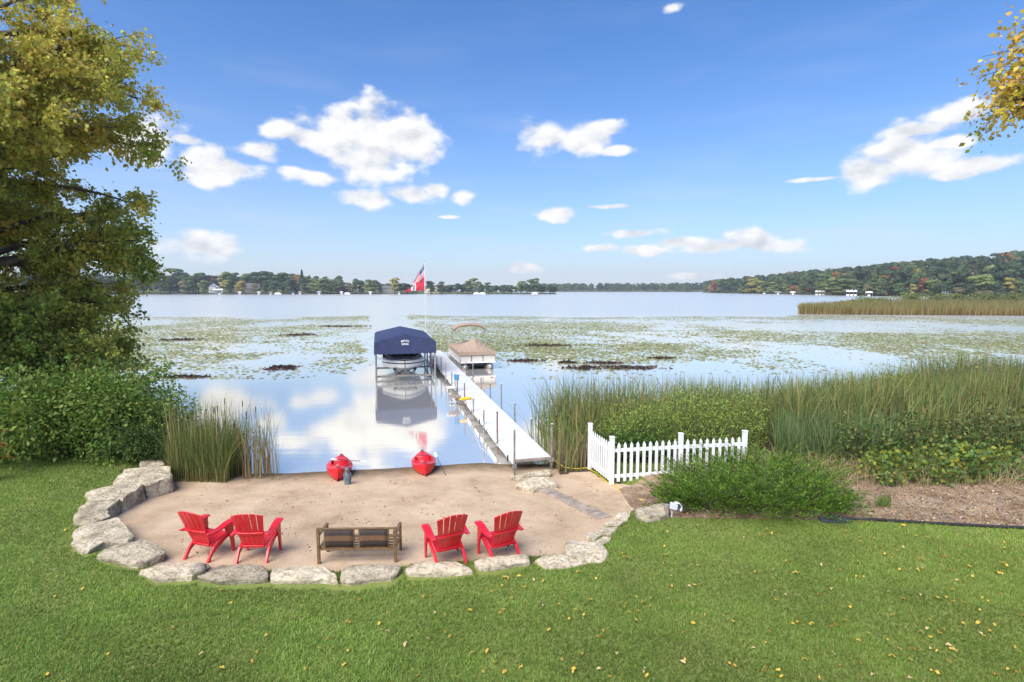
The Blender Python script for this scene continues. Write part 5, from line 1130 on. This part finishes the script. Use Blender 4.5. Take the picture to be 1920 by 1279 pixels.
# right bed
N0 = 76000; xs = rng.uniform(-2, 30, N0); ys = rng.uniform(13.2, 25.5, N0)
bed = [(1.3, 13.65), (1.8, 13.75), (4.4, 15.3), (7.4, 15.4), (8.2, 14.6), (12, 14.3), (17, 14.2), (29, 14.6), (31, 25), (20, 25.0), (9, 20.0), (4, 18.6), (1.5, 18.4), (.55, 17.6), (.75, 15.8)]
k = inpoly(xs, ys, bed) & (xs < ys * 1.12 + 1); xs, ys = xs[k], ys[k]; edge = np.clip(dist_poly(xs, ys, bed) / 1.2, .25, 1); k = rng.random(len(xs)) < edge * (.5 + .8 * fbm(xs, ys, .8)); xs, ys = xs[k], ys[k]
hh = 1.04 * rng.uniform(1.25, 2.2, len(xs)) * (.72 + .5 * fbm(xs, ys, .35)) * np.where(ys < 15.5, .8, 1.0)
reeds('reed_bed', xs, ys, hh, 'broad bed of tall green reeds along the right shore', lean=.5, wd=(.018, .042), tip=[(.125, .17, .042), (.095, .145, .042), (.165, .195, .05), (.075, .12, .04), (.20, .19, .06), (.26, .21, .09)], basec=[(.15, .14, .06), (.22, .17, .08), (.11, .12, .04)], heads=60, segs=3)
# bluish sedge, dry straw and weeds in front of the reeds
def scatter(px0, px1, py0, py1, n, z=.3):
    a = [G(rng.uniform(px0, px1), rng.uniform(py0, py1), z) for _ in range(n)]; return np.array([p.x for p in a]), np.array([p.y for p in a])
x, y = scatter(1450, 1680, 838, 880, 2400); reeds('sedge_clump', x, y, rng.uniform(.7, 1.45, len(x)), 'blue-green arching sedge behind the juniper', lean=.6, wd=(.012, .022), tip=[(.09, .14, .05), (.13, .17, .06)], basec=[(.08, .10, .035)])
x, y = scatter(1400, 2000, 868, 918, 3600); reeds('dry_straw', x, y, rng.uniform(.15, .6, len(x)), 'bleached dry straw lying along the mulch bed', lean=1.6, wd=(.008, .016), tip=[(.40, .31, .18), (.30, .23, .12), (.2, .18, .08)], basec=[(.28, .21, .12)])
x, y = scatter(1030, 1110, 858, 878, 420, .1); reeds('dead_stalks', x, y, rng.uniform(.3, .95, len(x)), 'grey-tan dead stalks between dock and fence', lean=.4, wd=(.010, .018), tip=[(.30, .23, .15), (.22, .17, .11)], basec=[(.2, .15, .09)])
x, y = scatter(1640, 1670, 945, 956, 160, .35); reeds('grass_tuft', x, y, rng.uniform(.12, .32, len(x)), 'lone green grass tuft on the mulch bed', lean=.5, wd=(.006, .010), tip=[(.12, .17, .04)], basec=[(.08, .12, .03)])
def weeds(name, px0, px1, py0, py1, n, hmin, hmax, leaf, cols, label, asp=.3, z=.3, per=60):
    x, y = scatter(px0, px1, py0, py1, n, z); e = empty(name, (float(x.mean()), float(y.mean()), 0)); PP, DD = [], []; st = MB()
    for i in range(n):
        h = rng.uniform(hmin, hmax) * (.55 + .9 * float(fbm(np.array([x[i]]), np.array([y[i]]), .7, 3, 2)[0])); b = np.array([x[i], y[i], max(0, zl(x[i], y[i]))]); t = b + np.array([rng.normal(0, .2), rng.normal(0, .2), h]); k = rng.uniform(.15, 1.05, per)[:, None]
        PP.append(b + (t - b) * k + rng.normal(0, 1, (per, 3)) * np.array([.13, .13, .05])); DD.append(rng.normal(0, .8, (per, 3)) + np.array([0, 0, .35])); st.tube([Vector(b) - e.location, Vector(t) - e.location], [.006, .003], 3)
    PP = np.concatenate(PP); DD = np.concatenate(DD); leaves('foliage', PP - np.array(e.location), DD, leaf * rng.uniform(.6, 1.4, len(PP)), palette(len(PP), cols, .2), FOL, e, aspect=asp)['kind'] = 'stuff'
    st.build('stem', BARK, e)['kind'] = 'stuff'; tag(e, label, 'weeds', kind='stuff'); return e
weeds('goldenrod_patch', 1140, 1420, 828, 868, 420, .9, 1.75, .085, [(.17, .25, .04), (.20, .26, .05), (.13, .20, .04), (.23, .25, .06)], 'feathery light green goldenrod behind the picket fence', .25)
weeds('green_weeds', 1125, 1230, 850, 872, 90, .5, .95, .10, [(.06, .115, .025), (.08, .14, .03)], 'dense darker green weeds at the fence corner', .5)
weeds('vine_patch', 1620, 1900, 872, 912, 270, .2, .7, .105, [(.09, .15, .035), (.12, .18, .04), (.06, .11, .03), (.22, .22, .03)], 'broad-leaved green vines spilling onto the mulch', .85, per=22)
weeds('bramble_patch', 1560, 1960, 845, 885, 170, .5, 1.15, .11, [(.07, .11, .03), (.10, .14, .035), (.05, .085, .025), (.15, .15, .04)], 'tangled brambles in front of the reed bed', .5, per=34)
weeds('goldenrod_patch', 1640, 1700, 770, 800, 40, 1.5, 1.95, .10, [(.19, .21, .025), (.15, .18, .03)], 'yellow-green goldenrod rising out of the reed bed', .3, z=.2)
weeds('goldenrod_patch', 1840, 1960, 780, 815, 60, 1.3, 1.8, .10, [(.20, .19, .03), (.17, .16, .04)], 'yellowing weeds at the right end of the reed bed', .3, z=.2)

# ================================================================== LILY PADS AND WEED MATS
N1 = 330000; Yq = 29 + 78 * rng.random(N1) ** 1.25; Xq = rng.uniform(-.82, 1.12, N1) * Yq
pn = fbm(Xq, Yq, .075, 3, 3) + .35 * (fbm(Xq, Yq, .5, 8, 2) - .5); far = 98 + 26 * (fbm(Xq, Yq * .3, .05, 4, 3) - .5) + np.where(Xq > 30, -2, 0)
dens = np.clip((pn - .35) * 3.6, .02, 1) * np.clip((Yq - 30) / 14, .10, 1) * (Yq < far)
dens *= np.where(np.hypot(Xq + 1.5 - (-.243) * (Yq - 29) * 1.0 + 4.4, 0) < (2.5 + Yq * .012) * (.55 + .9 * fbm(Xq, Yq, .35, 6, 3)), .04, 1)     # boat channel
dens *= np.where((Xq > -9) & (Xq < 1) & (Yq < 42), .25, 1); k = rng.random(N1) < dens * .8; Xq, Yq = Xq[k], Yq[k]; n = len(Xq)
a = np.arange(7) / 7 * 2 * pi; rad = rng.uniform(.05, .135, n); ph = rng.uniform(0, 6.28, n); tl = rng.normal(0, .12, (n, 2)) * (rng.random((n, 1)) < .35)
V = np.empty((n, 7, 3)); V[:, :, 0] = Xq[:, None] + rad[:, None] * np.cos(a + ph[:, None]); V[:, :, 1] = Yq[:, None] + rad[:, None] * np.sin(a + ph[:, None])
V[:, :, 2] = .014 + np.abs(rng.normal(0, .008, n))[:, None] + rad[:, None] * (tl[:, :1] * np.cos(a + ph[:, None]) + tl[:, 1:] * np.sin(a + ph[:, None])); V[:, :, 2] = np.maximum(V[:, :, 2], .006)
C = palette(n, [(.24, .26, .10), (.18, .21, .08), (.30, .29, .12), (.32, .26, .08), (.20, .15, .08)], .2, [.32, .28, .24, .1, .06])
print('pads', n)
o = mk('lily_pads', V.reshape(-1, 3), np.arange(n * 7).reshape(n, 7), FOL, cols=np.repeat(C, 7, axis=0)); tag(o, 'green and yellow lily pads spread over the shallow lake', 'lily pads', kind='stuff')
MATB = MAT('brown_weed', (.06, .042, .035), .9, .4, 12, bump=.6, bscale=20)
for i, (px, py, wx, wy) in enumerate([(235, 688, 34, 10), (345, 707, 48, 4), (528, 690, 28, 9), (560, 628, 30, 5), (340, 637, 40, 4), (1022, 648, 60, 5), (985, 677, 28, 4), (1095, 690, 34, 8), (1180, 690, 60, 8), (1135, 681, 38, 4), (1240, 672, 24, 3), (640, 612, 50, 3), (1066, 680, 14, 3)]):
    c = G(px, py, 0); k = c.y / 1000; ax_, ay_ = wx * k, wy * k * c.y / 4.9 * .5; m = 700; u = rng.normal(0, .42, (m, 2)); q = fbm(u[:, 0] * 2 + i * 9, u[:, 1] * 2, 1.6) > .44; u = u[q]; m = len(u)
    P = np.column_stack([u[:, 0] * ax_, u[:, 1] * ay_, np.full(m, .006) + rng.uniform(0, .03, m)]); D = rng.normal(0, 1, (m, 3)); D[:, 2] *= .12
    o = leaves('weed_mat', P, D, rng.uniform(.12, .3, m), palette(m, [(.055, .038, .032), (.085, .05, .038), (.04, .032, .03)], .2), FOL, aspect=.6, fold=.06); o.location = (c.x, c.y, 0)
    tag(o, ['ragged brown weed mat floating off the left thicket', 'thin brown weed mat stretched along the left shallows', 'dark brown weed mat floating left of the boat lift'][i] if i < 3 else 'brown weed mat floating among the lily pads', 'weed mat', None if i < 3 else 'brown weed mats among lilies', kind='stuff')

# ================================================================== GRASS AND FALLEN LEAVES
stone_polys = [[(p.x, p.y) for p in (G(x, y, zt) for x, y in px)] for (px, zt, _, _) in ST]
def lawn_ok(x, y):
    k = ~inpoly(x, y, beach2) & ~inpoly(x, y, mulch) & ~inpoly(x, y, marsh) & (Ys(x) - y > 1.2) & (np.abs(x) < y * 1.02 + 2)
    for sp in stone_polys: k &= ~inpoly(x, y, sp)
    return k
Ng = 520000; ys = 4.6 + 12 * rng.random(Ng) ** 1.35; xs = rng.uniform(-1.03, 1.03, Ng) * ys; k = lawn_ok(xs, ys); xs, ys = xs[k], ys[k]; n = len(xs); print('grass', n)
P = np.column_stack([xs, ys, zland(xs, ys) - .004]); pn = fbm(xs, ys, .55, 2); pf_ = fbm(xs, ys, 2.6, 5, 3)
h = rng.uniform(.028, .065, n) * (.75 + .5 * pf_)
near_edge = np.clip(1 - dist_poly(xs, ys, beach2) / .5, 0, 1); h *= 1 + .6 * near_edge
tone = (.70 + .85 * pn + .6 * (pf_ - .5))[:, None] * 1.08 * (1 + .07 * np.sign(np.sin((xs * .35 + ys) * 2.6)))[:, None]; yl = np.clip((xs - 1) / 8, 0, 1)[:, None] * np.array([.16, .06, .0]) + 1
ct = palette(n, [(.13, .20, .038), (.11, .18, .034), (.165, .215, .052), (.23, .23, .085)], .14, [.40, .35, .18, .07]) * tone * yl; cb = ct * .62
dry = (np.clip((fbm(xs, ys, .9, 14) - .60) * 5, 0, 1) * .5)[:, None]; ct = ct * (1 - dry) + np.array([.24, .21, .09]) * dry
ln = rng.normal(0, .026, (n, 2)); ang = rng.uniform(0, pi, n); w2 = rng.uniform(.0035, .0065, n) * (1 + ys * .04)
V = np.empty((n, 3, 3)); V[:, 0] = P; V[:, 1] = P; V[:, 2] = P; V[:, 0, 0] += np.cos(ang) * w2; V[:, 0, 1] += np.sin(ang) * w2; V[:, 1, 0] -= np.cos(ang) * w2; V[:, 1, 1] -= np.sin(ang) * w2
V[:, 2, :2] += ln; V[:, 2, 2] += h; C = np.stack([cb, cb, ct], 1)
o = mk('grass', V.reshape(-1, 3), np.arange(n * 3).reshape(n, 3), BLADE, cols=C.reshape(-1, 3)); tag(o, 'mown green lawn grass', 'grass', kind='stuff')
# fallen leaves: single things sharing four meshes
FL = MAT('fallen_leaf_yellow', (.52, .36, .05), .7, .3, 3); FL2 = MAT('fallen_leaf_tan', (.48, .36, .18), .7, .2, 3); FL3 = MAT('fallen_leaf_orange', (.45, .22, .03), .7, .2, 3)
lm = []
for i, m_ in enumerate((FL, FL, FL2, FL3)):
    L_ = [.029, .036, .032, .027][i]; rows = [[Vector((x * w_ * L_, y * L_, .012 + .35 * L_ * x * x + .010 * sin(y * 4 + i))) for x in (-1, 0, 1)] for y, w_ in ((-1, .05), (-.6, .42), (-.1, .55), (.4, .38), (.8, .14), (1.0, .03))]
    o = MB().sheet(rows, .0015).build('fallen_leaf', m_, smooth=True); lm.append(o.data); bpy.data.objects.remove(o)
pts = []; tries = 0
while len(pts) < 240 and tries < 20000:
    tries += 1; px = 1920 * random.random() ** .72; py = 985 + 294 * random.random() ** 1.0
    if px < 760 and random.random() < .55: continue
    p = G(px, py, .4)
    if lawn_ok(np.array([p.x]), np.array([p.y]))[0]: pts.append((p.x, p.y))
for (x, y) in pts:
    o = bpy.data.objects.new('fallen_leaf', lm[random.choice((0, 0, 1, 1, 2, 3))]); COL.objects.link(o); o.location = (x, y, zl(x, y) + .03); o.rotation_euler = (random.uniform(-.5, .5), random.uniform(-.5, .5), random.uniform(0, 6.28)); s = random.uniform(.75, 1.25); o.scale = (s, s, s)
    tag(o, 'small yellow fallen leaf lying on the lawn', 'leaf', 'yellow leaves fallen on the lawn')
# leaf litter and chips on sand and mulch
def litter(name, px0, px1, py0, py1, n, size, cols, label, z=.2, test=None):
    x, y = scatter(px0, px1, py0, py1, n, z)
    if test is not None: k = test(x, y); x, y = x[k], y[k]
    n = len(x); zz = np.where(inpoly(x, y, beach2), zsand(x, y) + .012, zland(x, y) + .02); P = np.column_stack([x, y, zz]); D = rng.normal(0, 1, (n, 3)); D[:, 2] = np.abs(D[:, 2]) * .18
    o = leaves(name, P, D, size * rng.uniform(.5, 1.5, n), palette(n, cols, .25), FOL, aspect=.6, fold=.1); tag(o, label, 'litter', kind='stuff')
litter('leaf_litter', 330, 1230, 890, 1050, 420, .045, [(.35, .22, .07), (.2, .11, .05), (.42, .32, .15), (.13, .08, .05)], 'scattered dry leaves on the beach sand', test=lambda x, y: inpoly(x, y, beach2))
litter('sand_debris', 330, 1230, 886, 1055, 1500, .02, [(.12, .085, .06), (.55, .47, .36), (.2, .14, .09)], 'small twigs and pebbles scattered on the sand', test=lambda x, y: inpoly(x, y, beach2))
litter('shore_debris', 480, 960, 872, 900, 900, .03, [(.12, .085, .05), (.18, .13, .07), (.10, .09, .04)], 'dark plant debris along the wet sand edge', z=.03, test=lambda x, y: np.abs(Ys(x) - y - .25) < .35)
litter('mulch_chips', 1180, 2050, 905, 990, 9000, .04, [(.40, .33, .27), (.2, .14, .10), (.10, .07, .05), (.30, .22, .15), (.38, .24, .08)], 'wood chips and dry leaves covering the mulch bed', z=.36, test=lambda x, y: inpoly(x, y, mulch))

# ================================================================== HAZE
hm = bpy.data.materials.new('haze_air'); hm.use_nodes = True; ht = hm.node_tree; ht.nodes.remove(ht.nodes['Principled BSDF'])
pv = ht.nodes.new('ShaderNodeVolumePrincipled'); pv.inputs['Color'].default_value = (.80, .87, .95, 1); pv.inputs['Density'].default_value = .00023; pv.inputs['Anisotropy'].default_value = .2
ht.links.new(pv.outputs[0], ht.nodes['Material Output'].inputs['Volume'])
hb_ = MB().box((0, 880, 31), (2600, 1900, 66)).build('haze', hm); hb_['kind'] = 'stuff'; hb_['label'] = 'thin pale air haze over the lake'
